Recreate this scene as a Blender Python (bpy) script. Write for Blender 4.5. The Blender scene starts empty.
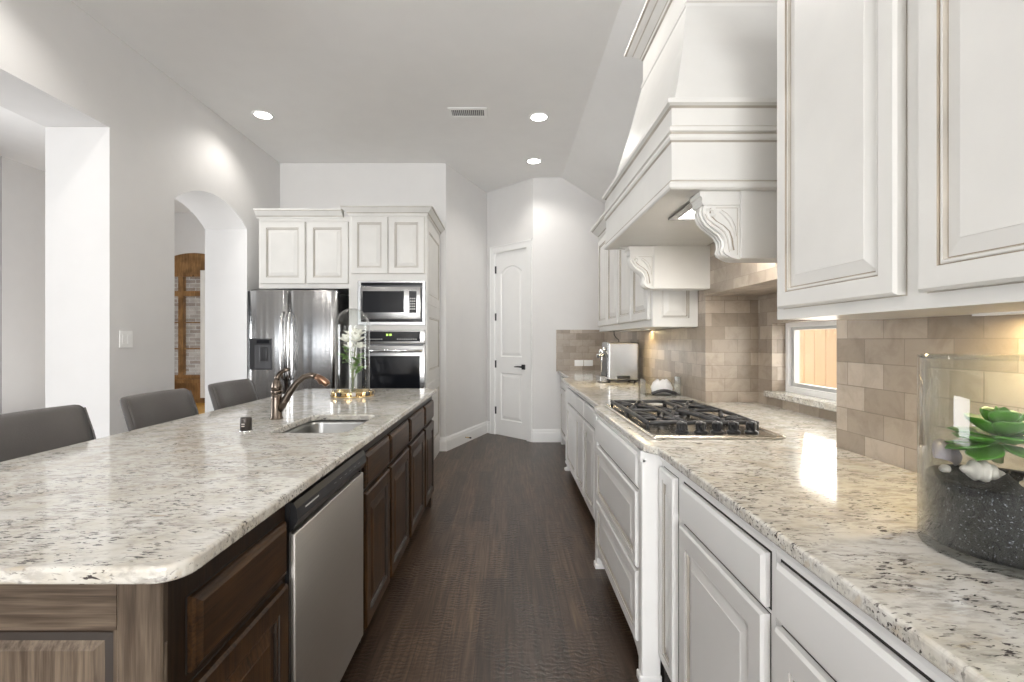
import bpy, bmesh, math, random
from mathutils import Vector, Matrix
S = bpy.context.scene
COL = S.collection
R = random.Random(7)
PI = math.pi
# ------------------------------------------------------------------ camera
cd = bpy.data.cameras.new('camera'); cam = bpy.data.objects.new('camera', cd); COL.objects.link(cam)
cam.location = (0, 0, 1.30); cam.rotation_euler = (PI/2, 0, 0)
cd.sensor_width = 36; cd.lens = 477/1024*36; cd.shift_x = 5/1024; cd.shift_y = -1/1024
cd.clip_start = .02; S.camera = cam
# ------------------------------------------------------------------ world, sun, window light, added fill, exposure
S.view_settings.view_transform = 'Standard'; S.view_settings.look = 'None'
S.view_settings.gamma = 1; S.view_settings.use_curve_mapping = False
S.view_settings.exposure = 0.53
w = bpy.data.worlds.new('world'); S.world = w; w.use_nodes = True
wb = w.node_tree.nodes['Background']; wb.inputs[0].default_value = (.86, .93, 1, 1); wb.inputs[1].default_value = 1.1
S.cycles.max_bounces = 10; S.cycles.diffuse_bounces = 5; S.cycles.glossy_bounces = 5
S.cycles.transparent_max_bounces = 16; S.cycles.sample_clamp_indirect = 6
S.cycles.caustics_reflective = False; S.cycles.caustics_refractive = False
def light(name, typ, loc, aim, power, color=(1, 1, 1), size=(1, 1), **kw):
    l = bpy.data.lights.new(name, typ); l.energy = power; l.color = color
    if typ == 'AREA': l.shape = 'RECTANGLE'; l.size, l.size_y = size
    if typ == 'SPOT': l.spot_size = kw.get('cone', 2.2); l.spot_blend = .6; l.shadow_soft_size = .07
    if typ == 'SUN': l.angle = .02
    o = bpy.data.objects.new(name, l); COL.objects.link(o); o.location = loc
    o.rotation_euler = (Vector(aim)-Vector(loc)).to_track_quat('-Z', 'Y').to_euler()
    return o
light('sun', 'SUN', (0, 0, 8), (.28, -.8, 7.46), 60, (1, .95, .87))
# daylight through the tall living-room windows behind the camera and those of the dining room; fills are marked
light('living_window_daylight', 'AREA', (-.6, -8.9, 1.65), (-.6, -3, 2.6), 370, (.98, .99, 1), (3.6, 3.0))
light('dining_window_daylight', 'AREA', (-5.2, -8.8, 1.6), (-5.0, -3, 2.9), 70, (.97, .985, 1), (3.4, 2.6))
light('dining_side_fill', 'AREA', (-7.1, 2.7, 1.3), (0, 2.4, 1.2), 190, (.97, .985, 1), (3.2, 2.2))  # added fill to brighten the right base cabinets, no window stands here
light('living_bounce_fill', 'AREA', (-.6, -5.4, .06), (-.6, -5.0, 3), 480, (1, .985, .96), (3.4, 5.0))  # added upward lamp standing in for light off the living-room floor
light('dining_bounce_fill', 'AREA', (-5.2, 6.6, .06), (-5.2, 6.8, 3), 60, (1, .985, .96), (3.0, 5.0))  # added upward lamp in place of light bounced by the dining floor
light('niche_window_daylight', 'AREA', (1.76, 2.36, 1.21), (0, 2.2, 1.0), 4.5, (1, .97, .92), (.85, .36))

# ------------------------------------------------------------------ materials
MATS = {}
def nt(name):
    m = bpy.data.materials.new(name); m.use_nodes = True; MATS[name] = m
    return m, m.node_tree, m.node_tree.nodes['Principled BSDF']
def N(t, typ, **kw):
    n = t.nodes.new(typ)
    for k, v in kw.items():
        if isinstance(k, str) and hasattr(n, k): setattr(n, k, v)
    return n
def L(t, a, b): t.links.new(a, b)
def coords(t, scale=(1, 1, 1), rot=(0, 0, 0), out='Object'):
    tc = N(t, 'ShaderNodeTexCoord'); mp = N(t, 'ShaderNodeMapping')
    mp.inputs['Scale'].default_value = scale; mp.inputs['Rotation'].default_value = rot
    L(t, tc.outputs[out], mp.inputs['Vector']); return mp.outputs[0]
def noise(t, vec, scale, detail=3, rough=.5, dist=0):
    n = N(t, 'ShaderNodeTexNoise'); n.inputs['Scale'].default_value = scale
    n.inputs['Detail'].default_value = detail; n.inputs['Roughness'].default_value = rough
    n.inputs['Distortion'].default_value = dist; L(t, vec, n.inputs['Vector']); return n.outputs['Fac']
def ramp(t, fac, stops, const=False):
    n = N(t, 'ShaderNodeValToRGB'); e = n.color_ramp.elements
    if const: n.color_ramp.interpolation = 'CONSTANT'
    e[0].position, e[0].color = stops[0][0], tuple(stops[0][1])+(1,)
    e[1].position, e[1].color = stops[-1][0], tuple(stops[-1][1])+(1,)
    for p, c in stops[1:-1]:
        x = e.new(p); x.color = tuple(c)+(1,)
    L(t, fac, n.inputs[0]); return n.outputs[0]
def mix(t, fac, a, b, mode='MIX'):
    n = N(t, 'ShaderNodeMixRGB'); n.blend_type = mode
    for i, x in enumerate((fac, a, b)):
        if isinstance(x, (int, float)): n.inputs[i].default_value = x
        elif isinstance(x, tuple): n.inputs[i].default_value = x+(1,) if len(x) == 3 else x
        else: L(t, x, n.inputs[i])
    return n.outputs[0]
def bump(t, b, h, strength=.2, dist=.01):
    n = N(t, 'ShaderNodeBump'); n.inputs['Strength'].default_value = strength
    n.inputs['Distance'].default_value = dist; L(t, h, n.inputs['Height']); L(t, n.outputs[0], b.inputs['Normal'])
def plain(name, col, rough=.5, metal=0, coat=0, bumpy=None, var=.04, spec=.5):
    m, t, b = nt(name)
    v = coords(t); f = noise(t, v, 6, 3)
    c0 = tuple(max(0, x*(1-var)) for x in col); c1 = tuple(min(1, x*(1+var)) for x in col)
    L(t, ramp(t, f, [(.3, c0), (.7, c1)]), b.inputs['Base Color'])
    b.inputs['Roughness'].default_value = rough; b.inputs['Metallic'].default_value = metal
    b.inputs['Coat Weight'].default_value = coat; b.inputs['Specular IOR Level'].default_value = spec
    if bumpy: bump(t, b, noise(t, v, bumpy[0], 4), bumpy[1], .004)
    return m
plain('wall_paint', (.73, .722, .713), .75, bumpy=(160, .06), var=.01)
plain('ceiling_paint', (.86, .857, .85), .85, bumpy=(120, .08), var=.01)
plain('trim_white', (.86, .86, .85), .35, var=.01)
plain('cabinet_cream', (.66, .65, .622), .33, var=.03)
plain('cabinet_white', (.83, .825, .81), .33, var=.01)
plain('glaze', (.30, .25, .19), .5, var=.3)
plain('glaze_white', (.50, .48, .45), .5)
plain('glaze_pale', (.42, .385, .33), .5, var=.2)
plain('alder_dark', (.022, .014, .009), .4)
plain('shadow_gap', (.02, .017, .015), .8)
plain('black_plastic', (.018, .018, .02), .32)
plain('black_glass', (.010, .011, .014), .06, spec=.35)
plain('dark_steel', (.10, .10, .105), .35, .8)
plain('chrome', (.80, .80, .80), .12, 1)
plain('cast_iron', (.02, .02, .022), .42, bumpy=(300, .2))
plain('bronze', (.15, .122, .10), .27, .95, var=.25)
plain('dark_bronze', (.055, .047, .042), .38, .4)
plain('copper_edge', (.22, .13, .085), .28, .95)
plain('leather', (.088, .080, .075), .42, bumpy=(260, .35), var=.12)
plain('leg_dark', (.03, .025, .022), .4)
plain('brass', (.80, .62, .34), .22, 1)
plain('petal', (.86, .85, .78), .6, var=.06)
plain('leaf', (.16, .30, .07), .45, var=.45)
plain('stem', (.22, .26, .10), .6, var=.3)
plain('succulent_green', (.075, .225, .025), .32, var=.4)
plain('succulent_edge', (.13, .33, .19), .35, var=.3)
plain('shell_white', (.60, .55, .51), .45, var=.10, bumpy=(60, .5))
plain('shell_tan', (.62, .47, .34), .5, var=.2, bumpy=(60, .5))
plain('shell_purple', (.50, .44, .50), .4, var=.2, bumpy=(60, .5))
plain('oak', (.42, .235, .085), .45, var=.2)
plain('curtain_white', (.80, .78, .74), .8, var=.05)
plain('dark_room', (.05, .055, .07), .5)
plain('amber_floor', (.62, .33, .05), .4, var=.2)
plain('vent_grey', (.62, .62, .61), .4)
plain('vinyl_grey', (.50, .50, .49), .45)
plain('napkin', (.86, .85, .84), .8, var=.02)
plain('plate_white', (.88, .88, .87), .4, var=.01)

def steel(name, col, rough, along, strength, wavy=0, brush=.08):
    # brushed grain runs along axis 'along'; wavy is the axis across which the sheet bows gently
    m, t, b = nt(name)
    sc = [160, 160, 160]; sc[along] = 1.2
    f = noise(t, coords(t, tuple(sc)), 2, 3, .6)
    big = [.05, .05, .05]; big[wavy] = 5
    g = noise(t, coords(t, tuple(big)), 1.5, 2)
    L(t, ramp(t, f, [(.2, tuple(x*.92 for x in col)), (.8, col)]), b.inputs['Base Color'])
    b.inputs['Metallic'].default_value = 1; b.inputs['Roughness'].default_value = rough
    n1 = N(t, 'ShaderNodeBump'); n1.inputs['Strength'].default_value = strength; n1.inputs['Distance'].default_value = .03
    L(t, g, n1.inputs['Height'])
    n2 = N(t, 'ShaderNodeBump'); n2.inputs['Strength'].default_value = brush; n2.inputs['Distance'].default_value = .001
    L(t, f, n2.inputs['Height']); L(t, n1.outputs[0], n2.inputs['Normal']); L(t, n2.outputs[0], b.inputs['Normal'])
steel('steel_fridge', (.46, .46, .46), .20, 0, .35, 0, .55)
steel('steel', (.44, .44, .437), .25, 0, .04)
steel('steel_sink', (.42, .42, .41), .30, 1, .05)
steel('steel_cooktop', (.66, .62, .55), .24, 1, .03)
steel('steel_warm', (.49, .465, .43), .48, 1, .02, 1)

def glass(name, tint=(.97, .985, .975), edge=.75, refl=.95):
    m, t, b = nt(name); t.nodes.remove(b)
    tr = N(t, 'ShaderNodeBsdfTransparent'); gl = N(t, 'ShaderNodeBsdfGlossy'); mx = N(t, 'ShaderNodeMixShader')
    gl.inputs['Roughness'].default_value = .01; gl.inputs['Color'].default_value = (refl, refl, refl, 1)
    lw = N(t, 'ShaderNodeLayerWeight'); lw.inputs['Blend'].default_value = .5
    rf = ramp(t, lw.outputs['Facing'], [(.0, (.03,)*3), (.4, (.08,)*3), (.7, (.28,)*3), (1, (.8,)*3)])
    c = ramp(t, lw.outputs['Facing'], [(.0, tint), (.55, tuple(x*.93 for x in tint)), (.8, tuple(x*edge for x in tint)), (1, tuple(x*edge*.6 for x in tint))])
    L(t, c, tr.inputs['Color']); L(t, rf, mx.inputs[0]); L(t, tr.outputs[0], mx.inputs[1]); L(t, gl.outputs[0], mx.inputs[2])
    L(t, mx.outputs[0], t.nodes['Material Output'].inputs['Surface'])
glass('glass_clear'); glass('glass_pane', (.985, .99, .99), .9); glass('acrylic', (.95, .96, .95), .6)

def emit(name, col, s):
    m, t, b = nt(name); b.inputs['Base Color'].default_value = tuple(col)+(1,)
    b.inputs['Emission Color'].default_value = tuple(col)+(1,); b.inputs['Emission Strength'].default_value = s
emit('lamp_white', (1, .96, .9), 9); emit('lamp_warm', (1, .80, .45), 6); emit('display_green', (.55, .9, .15), 1.2)

def wood(name, along, dark, mid, lite, rough=.35):
    m, t, b = nt(name)
    sc = [14, 14, 14]; sc[along] = 1.1
    v = coords(t, tuple(sc))
    a = noise(t, v, 1.6, 5, .6, .8)
    sc2 = [60, 60, 60]; sc2[along] = 2.5
    g = noise(t, coords(t, tuple(sc2)), 2.2, 3, .6)
    big = noise(t, coords(t), 4.5, 2)
    c = ramp(t, a, [(.28, dark), (.5, mid), (.74, lite)])
    c = mix(t, ramp(t, g, [(.38, (.55,)*3), (.62, (1,)*3)]), (0, 0, 0), c, 'MIX') if False else mix(t, .55, c, ramp(t, g, [(.35, dark), (.65, lite)]))
    c = mix(t, .5, c, ramp(t, big, [(.38, (.36, .31, .27)), (.6, (1.1, 1.05, 1.0))]), 'MULTIPLY')
    vo = N(t, 'ShaderNodeTexVoronoi'); vo.inputs['Scale'].default_value = 3.6
    sk = [1, 1, 1]; sk[along] = .7
    L(t, coords(t, tuple(sk)), vo.inputs['Vector'])
    c = mix(t, ramp(t, vo.outputs['Distance'], [(.05, (1, 1, 1)), (.13, (0, 0, 0))]), c, tuple(x*.35 for x in dark))
    L(t, c, b.inputs['Base Color']); b.inputs['Roughness'].default_value = rough; b.inputs['Specular IOR Level'].default_value = .32
    bump(t, b, g, .12, .002)
DK = ((.008, .0035, .0015), (.034, .015, .005), (.100, .050, .018))
DF = ((.006, .003, .0015), (.022, .011, .005), (.05, .027, .012))
wood('alder_vertical', 2, *DK); wood('alder_long', 1, *DK); wood('alder_frame', 2, *DF)
PL = ((.040, .028, .020), (.105, .080, .060), (.20, .160, .120))  # lighter, greyer alder: the light on the end panel put into its colour
wood('alder_across_lit', 0, *PL); wood('alder_end_lit', 2, *PL)
wood('oak_wood', 2, (.15, .075, .025), (.29, .155, .055), (.42, .25, .11))

def granite(name, rot, gain=1.0):
    m, t, b = nt(name)
    v = coords(t, (1, 1, 1), (0, 0, rot)); vs = coords(t, (.42, 1.25, 1), (0, 0, rot))
    base = ramp(t, noise(t, v, 11, 4, .6), [(.30, (.52, .48, .40)), (.46, (.62, .595, .535)), (.62, (.68, .668, .63)), (.8, (.61, .60, .57))])
    gry = noise(t, vs, 52, 5, .65, .3); gm = noise(t, v, 7, 3, .6)
    c = mix(t, mix(t, 1.0, ramp(t, gry, [(.47, (0, 0, 0)), (.60, (.9,)*3)]), ramp(t, gm, [(.33, (.25,)*3), (.56, (1, 1, 1))]), 'MULTIPLY'), base, (.40, .375, .34))
    tan = noise(t, vs, 33, 4, .6)
    c = mix(t, ramp(t, tan, [(.60, (0, 0, 0)), (.70, (.6,)*3)]), c, (.50, .42, .31))
    fl = noise(t, vs, 125, 3, .6, .4); msk = noise(t, v, 16, 3, .6)
    f2 = mix(t, 1.0, ramp(t, fl, [(.555, (0, 0, 0)), (.61, (1, 1, 1))]), ramp(t, msk, [(.42, (0, 0, 0)), (.56, (1, 1, 1))]), 'MULTIPLY')
    c = mix(t, f2, c, (.07, .06, .058))
    L(t, c, b.inputs['Base Color']); b.inputs['Roughness'].default_value = .09
    b.inputs['Specular IOR Level'].default_value = .55
granite('granite', .12); granite('granite_right', .9)

def tile(name):
    m, t, b = nt(name)
    v = coords(t, out='UV'); vo = coords(t)
    br = N(t, 'ShaderNodeTexBrick'); br.inputs['Scale'].default_value = 1; br.offset = .5
    br.inputs['Brick Width'].default_value = .160; br.inputs['Row Height'].default_value = .0815
    br.inputs['Mortar Size'].default_value = .0016; br.inputs['Mortar Smooth'].default_value = .3; br.inputs['Bias'].default_value = 0
    br.inputs['Color1'].default_value = (.49, .43, .365, 1); br.inputs['Color2'].default_value = (.28, .235, .19, 1)
    br.inputs['Mortar'].default_value = (.26, .22, .18, 1); L(t, v, br.inputs['Vector'])
    c = mix(t, .55, br.outputs['Color'], ramp(t, noise(t, vo, 11, 5, .65, .6), [(.3, (.60, .54, .48)), (.55, (1, .97, .93)), (.75, (.86, .80, .74))]), 'MULTIPLY')
    L(t, c, b.inputs['Base Color']); b.inputs['Roughness'].default_value = .32
    inv = N(t, 'ShaderNodeMath'); inv.operation = 'SUBTRACT'; inv.inputs[0].default_value = 1; L(t, br.outputs['Fac'], inv.inputs[1])
    bump(t, b, inv.outputs[0], .5, .002)
tile('travertine_tile')
def brickmat():
    m, t, b = nt('white_brick'); v = coords(t, out='UV')
    br = N(t, 'ShaderNodeTexBrick'); br.inputs['Scale'].default_value = 1
    br.inputs['Brick Width'].default_value = .27; br.inputs['Row Height'].default_value = .085; br.inputs['Mortar Size'].default_value = .010
    br.inputs['Color1'].default_value = (.66, .61, .56, 1); br.inputs['Color2'].default_value = (.38, .30, .25, 1); br.inputs['Mortar'].default_value = (.72, .69, .65, 1)
    L(t, v, br.inputs['Vector']); c = mix(t, .5, br.outputs['Color'], ramp(t, noise(t, v, 5, 4), [(.35, (.5, .46, .44)), (.6, (1, 1, 1))]), 'MULTIPLY')
    L(t, c, b.inputs['Base Color']); b.inputs['Roughness'].default_value = .9
brickmat()
def floormat():
    m, t, b = nt('hardwood')
    v = coords(t, out='UV')                       # u across the planks turned along the brick rows
    br = N(t, 'ShaderNodeTexBrick'); br.inputs['Scale'].default_value = 1; br.offset = .37
    br.inputs['Brick Width'].default_value = 1.3; br.inputs['Row Height'].default_value = .128
    br.inputs['Mortar Size'].default_value = .0012; br.inputs['Color1'].default_value = (.24, .24, .24, 1); br.inputs['Color2'].default_value = (.85, .85, .85, 1)
    br.inputs['Mortar'].default_value = (0, 0, 0, 1); br.inputs['Bias'].default_value = -.1; L(t, v, br.inputs['Vector'])
    gr = noise(t, coords(t, (26, 1.4, 1)), 2.0, 5, .6, .4)
    c = ramp(t, gr, [(.25, (.030, .018, .011)), (.5, (.098, .062, .040)), (.75, (.20, .134, .088))])
    pv = N(t, 'ShaderNodeSeparateColor'); L(t, br.outputs['Color'], pv.inputs[0])
    c = mix(t, .8, c, ramp(t, pv.outputs[0], [(0, (.1, .08, .07)), (.24, (.38, .36, .37)), (.55, (.75, .72, .7)), (.85, (1.0, .97, .93))]), 'MULTIPLY')
    blot = noise(t, coords(t, (3, 1.2, 1)), 2, 3)
    c = mix(t, .35, c, ramp(t, blot, [(.35, (.5, .5, .52)), (.65, (1, 1, 1))]), 'MULTIPLY')
    # hand-scraped ripples running across the planks
    wv = N(t, 'ShaderNodeTexWave'); wv.wave_type = 'BANDS'; wv.bands_direction = 'Y'
    wv.inputs['Scale'].default_value = 13; wv.inputs['Distortion'].default_value = 11; wv.inputs['Detail'].default_value = 3; wv.inputs['Detail Scale'].default_value = 1.1; wv.inputs['Detail Roughness'].default_value = .6
    L(t, coords(t, (1, 1, 1)), wv.inputs['Vector'])
    pm = ramp(t, noise(t, coords(t, (9, 2.2, 1)), 1.1, 3, .6), [(.40, (.05,)*3), (.62, (1,)*3)])
    c = mix(t, mix(t, 1.0, pm, (.75,)*3, 'MULTIPLY'), c, mix(t, 1.0, c, ramp(t, wv.outputs['Fac'], [(.1, (.35, .33, .32)), (.55, (1, 1, 1)), (.9, (1.25, 1.22, 1.2))]), 'MULTIPLY'))
    L(t, c, b.inputs['Base Color']); b.inputs['Roughness'].default_value = .33
    bump(t, b, mix(t, .3, mix(t, 1.0, wv.outputs['Fac'], pm, 'MULTIPLY'), br.outputs['Color'], 'ADD'), .30, .004)
floormat()
def fencemat():
    m, t, b = nt('cedar')
    f = noise(t, coords(t, (30, 30, 1.2)), 2, 3)
    L(t, ramp(t, f, [(.3, (.74, .62, .48)), (.7, (.82, .71, .57))]), b.inputs['Base Color']); b.inputs['Roughness'].default_value = .8
fencemat()
def sandmat():
    m, t, b = nt('black_sand')
    v = coords(t); f = noise(t, v, 230, 2, .7)
    L(t, ramp(t, f, [(.3, (.008, .008, .010)), (.62, (.016, .017, .020)), (.70, (.28, .30, .34))]), b.inputs['Base Color'])
    b.inputs['Roughness'].default_value = .6; b.inputs['Specular IOR Level'].default_value = .2; bump(t, b, f, .5, .003)
sandmat()
def M(*names): return [MATS[n] for n in names]

# ------------------------------------------------------------------ mesh builder
class MB:
    def __init__(s): s.v, s.f, s.m, s.s = [], [], [], []
    def add(s, vs, fs, mat=0, smooth=False, mats=None):
        o = len(s.v); s.v += [tuple(v) for v in vs]
        for i, f in enumerate(fs):
            s.f.append([o+k for k in f]); s.m.append(mats[i] if mats else mat); s.s.append(smooth)
        return s
    def box(s, x0, x1, y0, y1, z0, z1, mat=0, bev=0, seg=1):
        x0, x1 = sorted((x0, x1)); y0, y1 = sorted((y0, y1)); z0, z1 = sorted((z0, z1))
        if bev:
            bm = bmesh.new(); bmesh.ops.create_cube(bm, size=1)
            for v in bm.verts: v.co = Vector(((x0+x1)/2+v.co.x*(x1-x0), (y0+y1)/2+v.co.y*(y1-y0), (z0+z1)/2+v.co.z*(z1-z0)))
            bmesh.ops.bevel(bm, geom=bm.edges[:], offset=min(bev, .49*min(x1-x0, y1-y0, z1-z0)), segments=seg, profile=.5, affect='EDGES')
            bm.verts.index_update(); s.add([v.co for v in bm.verts], [[v.index for v in f.verts] for f in bm.faces], mat, seg > 1); bm.free(); return s
        vs = [(x, y, z) for z in (z0, z1) for y in (y0, y1) for x in (x0, x1)]
        return s.add(vs, [(0, 2, 3, 1), (4, 5, 7, 6), (0, 1, 5, 4), (2, 6, 7, 3), (0, 4, 6, 2), (1, 3, 7, 5)], mat)
    def fbox(s, F, a0, a1, b0, b1, c0, c1, mat=0, bev=0, seg=1):
        t = MB().box(a0, a1, b0, b1, c0, c1, 0, bev, seg); return s.add([F(*v) for v in t.v], t.f, mat, seg > 1)
    def prism(s, poly, put, d0, d1, mat=0, smooth=False):
        n = len(poly)
        vs = [put(p, q, d0) for p, q in poly]+[put(p, q, d1) for p, q in poly]
        s.add(vs, [list(range(n))[::-1], [n+i for i in range(n)]], mat)
        return s.add(vs, [(i, (i+1) % n, n+(i+1) % n, n+i) for i in range(n)], mat, smooth)
    def loft(s, rings, mat=0, smooth=True, cap=(True, True), closed=True, mats=None):
        n = len(rings[0]); vs = [p for r in rings for p in r]; fs = []; ml = []
        for k in range(len(rings)-1):
            for i in range(n if closed else n-1):
                j = (i+1) % n; fs.append((k*n+i, k*n+j, (k+1)*n+j, (k+1)*n+i)); ml.append(mats[k] if mats else mat)
        s.add(vs, fs, mat, smooth, ml)
        if closed and cap[0]: s.add(rings[0], [list(range(n))[::-1]], mats[0] if mats else mat)
        if closed and cap[1]: s.add(rings[-1], [list(range(n))], mats[-1] if mats else mat)
        return s
    def lathe(s, prof, c, n=28, mat=0, smooth=True, mats=None, sx=1, sy=1, cap=(True, True)):
        rings = [[(c[0]+max(r, 1e-4)*sx*math.cos(2*PI*i/n), c[1]+max(r, 1e-4)*sy*math.sin(2*PI*i/n), c[2]+z) for i in range(n)] for r, z in prof]
        return s.loft(rings, mat, smooth, cap, mats=mats)
    def tube(s, pts, r, n=10, mat=0, flat=1.0):
        pts = [Vector(p) for p in pts]; rs = r if isinstance(r, (list, tuple)) else [r]*len(pts)
        rings = []; up = Vector((0, 0, 1)); prev = None
        for i, p in enumerate(pts):
            d = (pts[min(i+1, len(pts)-1)]-pts[max(i-1, 0)]).normalized()
            if prev is None:
                a = d.cross(up) if abs(d.z) < .95 else d.cross(Vector((1, 0, 0)))
            else: a = prev-d*prev.dot(d)
            a.normalize(); prev = a.copy(); b = d.cross(a)
            rings.append([p+(a*math.cos(2*PI*k/n)+b*math.sin(2*PI*k/n)*flat)*rs[i] for k in range(n)])
        return s.loft(rings, mat)
    def panel(s, F, a0, a1, b0, b1, prof, c=0):
        """concentric rectangle rings: prof = [(inset, height, mat of the band leading here)]"""
        vs = []; fs = []; ml = []
        for i, z, m in prof:
            vs += [F(a0+i, b0+i, c+z), F(a1-i, b0+i, c+z), F(a1-i, b1-i, c+z), F(a0+i, b1-i, c+z)]
        for k in range(len(prof)-1):
            for j in range(4):
                fs.append((4*k+j, 4*k+(j+1) % 4, 4*k+4+(j+1) % 4, 4*k+4+j)); ml.append(prof[k+1][2])
        e = 4*(len(prof)-1); fs.append((e, e+1, e+2, e+3)); ml.append(0)
        fs.append((3, 2, 1, 0)); ml.append(0)
        return s.add(vs, fs, 0, False, ml)
    def sweep(s, path, prof, side=1, mat=0, closed=False, mats=None):
        """profile (out, z) along a level path (x, y) with mitred corners"""
        n = len(path); rings = []
        for i, p in enumerate(path):
            p = Vector(p); ns = []
            for a, b in ((i-1, i), (i, i+1)):
                if closed or (0 <= a and b < n):
                    d = (Vector(path[b % n])-Vector(path[a % n])).normalized(); ns.append(Vector((-d.y, d.x))*side)
            m = sum(ns, Vector((0, 0)))/len(ns); m = m/max(.2, m.dot(m)) if len(ns) > 1 else m
            rings.append([(p.x+m.x*o, p.y+m.y*o, z) for o, z in prof])
        if closed: rings.append(rings[0])
        if mats:
            for j in range(len(prof)-1):
                s.loft([[r[j], r[j+1]] for r in rings], mats[j], False, closed=False)
            s.loft([[r[-1], r[0]] for r in rings], 0, False, closed=False)
            if not closed:
                s.add(rings[0], [list(range(len(prof)))]); s.add(rings[-1], [list(range(len(prof)))[::-1]])
            return s
        return s.loft(rings, mat, False, (not closed, not closed))
    def build(s, name, mats, parent=None, loc=None, kind=None, uv=False, recalc=True):
        me = bpy.data.meshes.new(name)
        o = bpy.data.objects.new(name, me); COL.objects.link(o)
        org = Vector(loc) if loc is not None else (Vector(parent['base']) if parent and 'base' in parent else Vector((0, 0, 0)))
        me.from_pydata([tuple(Vector(v)-org) for v in s.v], [], s.f)
        for m in (M(*mats) if isinstance(mats, (list, tuple)) else M(mats)): me.materials.append(m)
        me.polygons.foreach_set('material_index', s.m); me.polygons.foreach_set('use_smooth', s.s)
        bm = bmesh.new(); bm.from_mesh(me); bmesh.ops.remove_doubles(bm, verts=bm.verts, dist=1e-6)
        if recalc: bmesh.ops.recalc_face_normals(bm, faces=bm.faces)
        if uv:
            l = bm.loops.layers.uv.new('UVMap')
            for f in bm.faces:
                n = f.normal
                for lp in f.loops:
                    p = lp.vert.co+org
                    a = max(range(3), key=lambda k: abs(n[k]))
                    lp[l].uv = ((p.y, p.z), (p.x, p.z), (p.y, p.x))[a]
        bm.to_mesh(me); bm.free()
        if parent: o.parent = parent
        else: o.location = org
        o['base'] = tuple(org)
        if kind: o['kind'] = kind
        return o
def thing(name, label, cat, loc, group=None):
    o = bpy.data.objects.new(name, None); COL.objects.link(o); o.location = loc; o.empty_display_size = .1
    o['base'] = tuple(loc); o['label'] = label; o['category'] = cat
    if group: o['group'] = group
    return o
def tag(o, label, cat, group=None):
    o['label'] = label; o['category'] = cat
    if group: o['group'] = group
    return o
def dup(root, delta, label, group=None):
    r = root.copy(); COL.objects.link(r); r.location = Vector(root.location)+Vector(delta); r['label'] = label
    if group: r['group'] = group
    for ch in [c for c in root.children]:
        k = ch.copy(); COL.objects.link(k); k.parent = r
        for g in [c for c in ch.children]:
            h = g.copy(); COL.objects.link(h); h.parent = k
    return r
def frame(o, A, B, C):
    o, A, B, C = (Vector(x) for x in (o, A, B, C))
    return lambda a, b, c: tuple(o+A*a+B*b+C*c)
def facing_right(x, y=0): return frame((x, y, 0), (0, 1, 0), (0, 0, 1), (1, 0, 0))     # looks to +X, a = +Y
def facing_left(x, y=0): return frame((x, y, 0), (0, -1, 0), (0, 0, 1), (-1, 0, 0))    # looks to -X, a = -Y
def facing_cam(y, x=0): return frame((x, y, 0), (1, 0, 0), (0, 0, 1), (0, -1, 0))      # looks to -Y, a = +X
def slab(loops, F, c0, c1, bev=0.0, mb=None, mat=0):
    """2-D loops (first outer, rest holes) extruded between c0 and c1 along the frame normal"""
    cu = bpy.data.curves.new('tmp', 'CURVE'); cu.dimensions = '2D'; cu.fill_mode = 'BOTH'
    cu.extrude = (c1-c0)/2-bev; cu.bevel_depth = bev; cu.bevel_resolution = 2 if bev else 0; cu.offset = -bev
    for lp in loops:
        sp = cu.splines.new('POLY'); sp.points.add(len(lp)-1); sp.use_cyclic_u = True
        for p, q in zip(sp.points, lp): p.co = (q[0], q[1], 0, 1)
    ob = bpy.data.objects.new('tmp', cu); COL.objects.link(ob)
    ev = ob.evaluated_get(bpy.context.evaluated_depsgraph_get()); me = ev.to_mesh()
    mb = mb or MB()
    mb.add([F(v.co.x, v.co.y, v.co.z+(c0+c1)/2) for v in me.vertices], [list(p.vertices) for p in me.polygons], mat)
    ev.to_mesh_clear(); bpy.data.objects.remove(ob); bpy.data.curves.remove(cu)
    return mb
FLAT = frame((0, 0, 0), (1, 0, 0), (0, 1, 0), (0, 0, 1))
def rrect(x0, x1, y0, y1, r, n=6):
    out = []
    for cx, cy, a in ((x1-r, y0+r, -90), (x1-r, y1-r, 0), (x0+r, y1-r, 90), (x0+r, y0+r, 180)):
        out += [(cx+r*math.cos(math.radians(a+90*k/n)), cy+r*math.sin(math.radians(a+90*k/n))) for k in range(n+1)]
    return out

# raised-panel door and drawer profiles: (inset, height, band material) ; material 1 = dark glaze in the groove
def door_prof(s=.056, t=.021):
    return [(0, 0, 0), (0, t-.006, 0), (.006, t, 0), (s, t, 0), (s+.0015, t-.005, 1), (s+.003, t-.005, 1), (s+.005, t-.003, 0), (s+.010, t-.003, 0),
            (s+.013, t-.010, 2), (s+.015, t-.010, 1), (s+.045, t-.003, 0), (s+.046, t-.002, 0)]
def drawer_prof(t=.021):
    return [(0, 0, 0), (0, t-.009, 0), (.009, t-.002, 0), (.012, t-.002, 0)]
def gapped(mb, F, a0, a1, b0, b1, g=.004, mat=3):
    mb.fbox(F, a0-g, a1+g, b0-g, b1+g, 0, .0012, mat)

# ================================================================== SETTING
CZ = 3.37                       # ceiling height
XL = -2.658                     # kitchen face of the left wall
# floor
MB().box(-7.6, 1.72, -9, 8.2, -.06, 0).build('floor', 'hardwood', kind='structure', uv=True)
MB().box(-7.6, -3.0, 8.2, 9.9, -.06, .002).build('floor_study', 'amber_floor', kind='structure')
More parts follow.
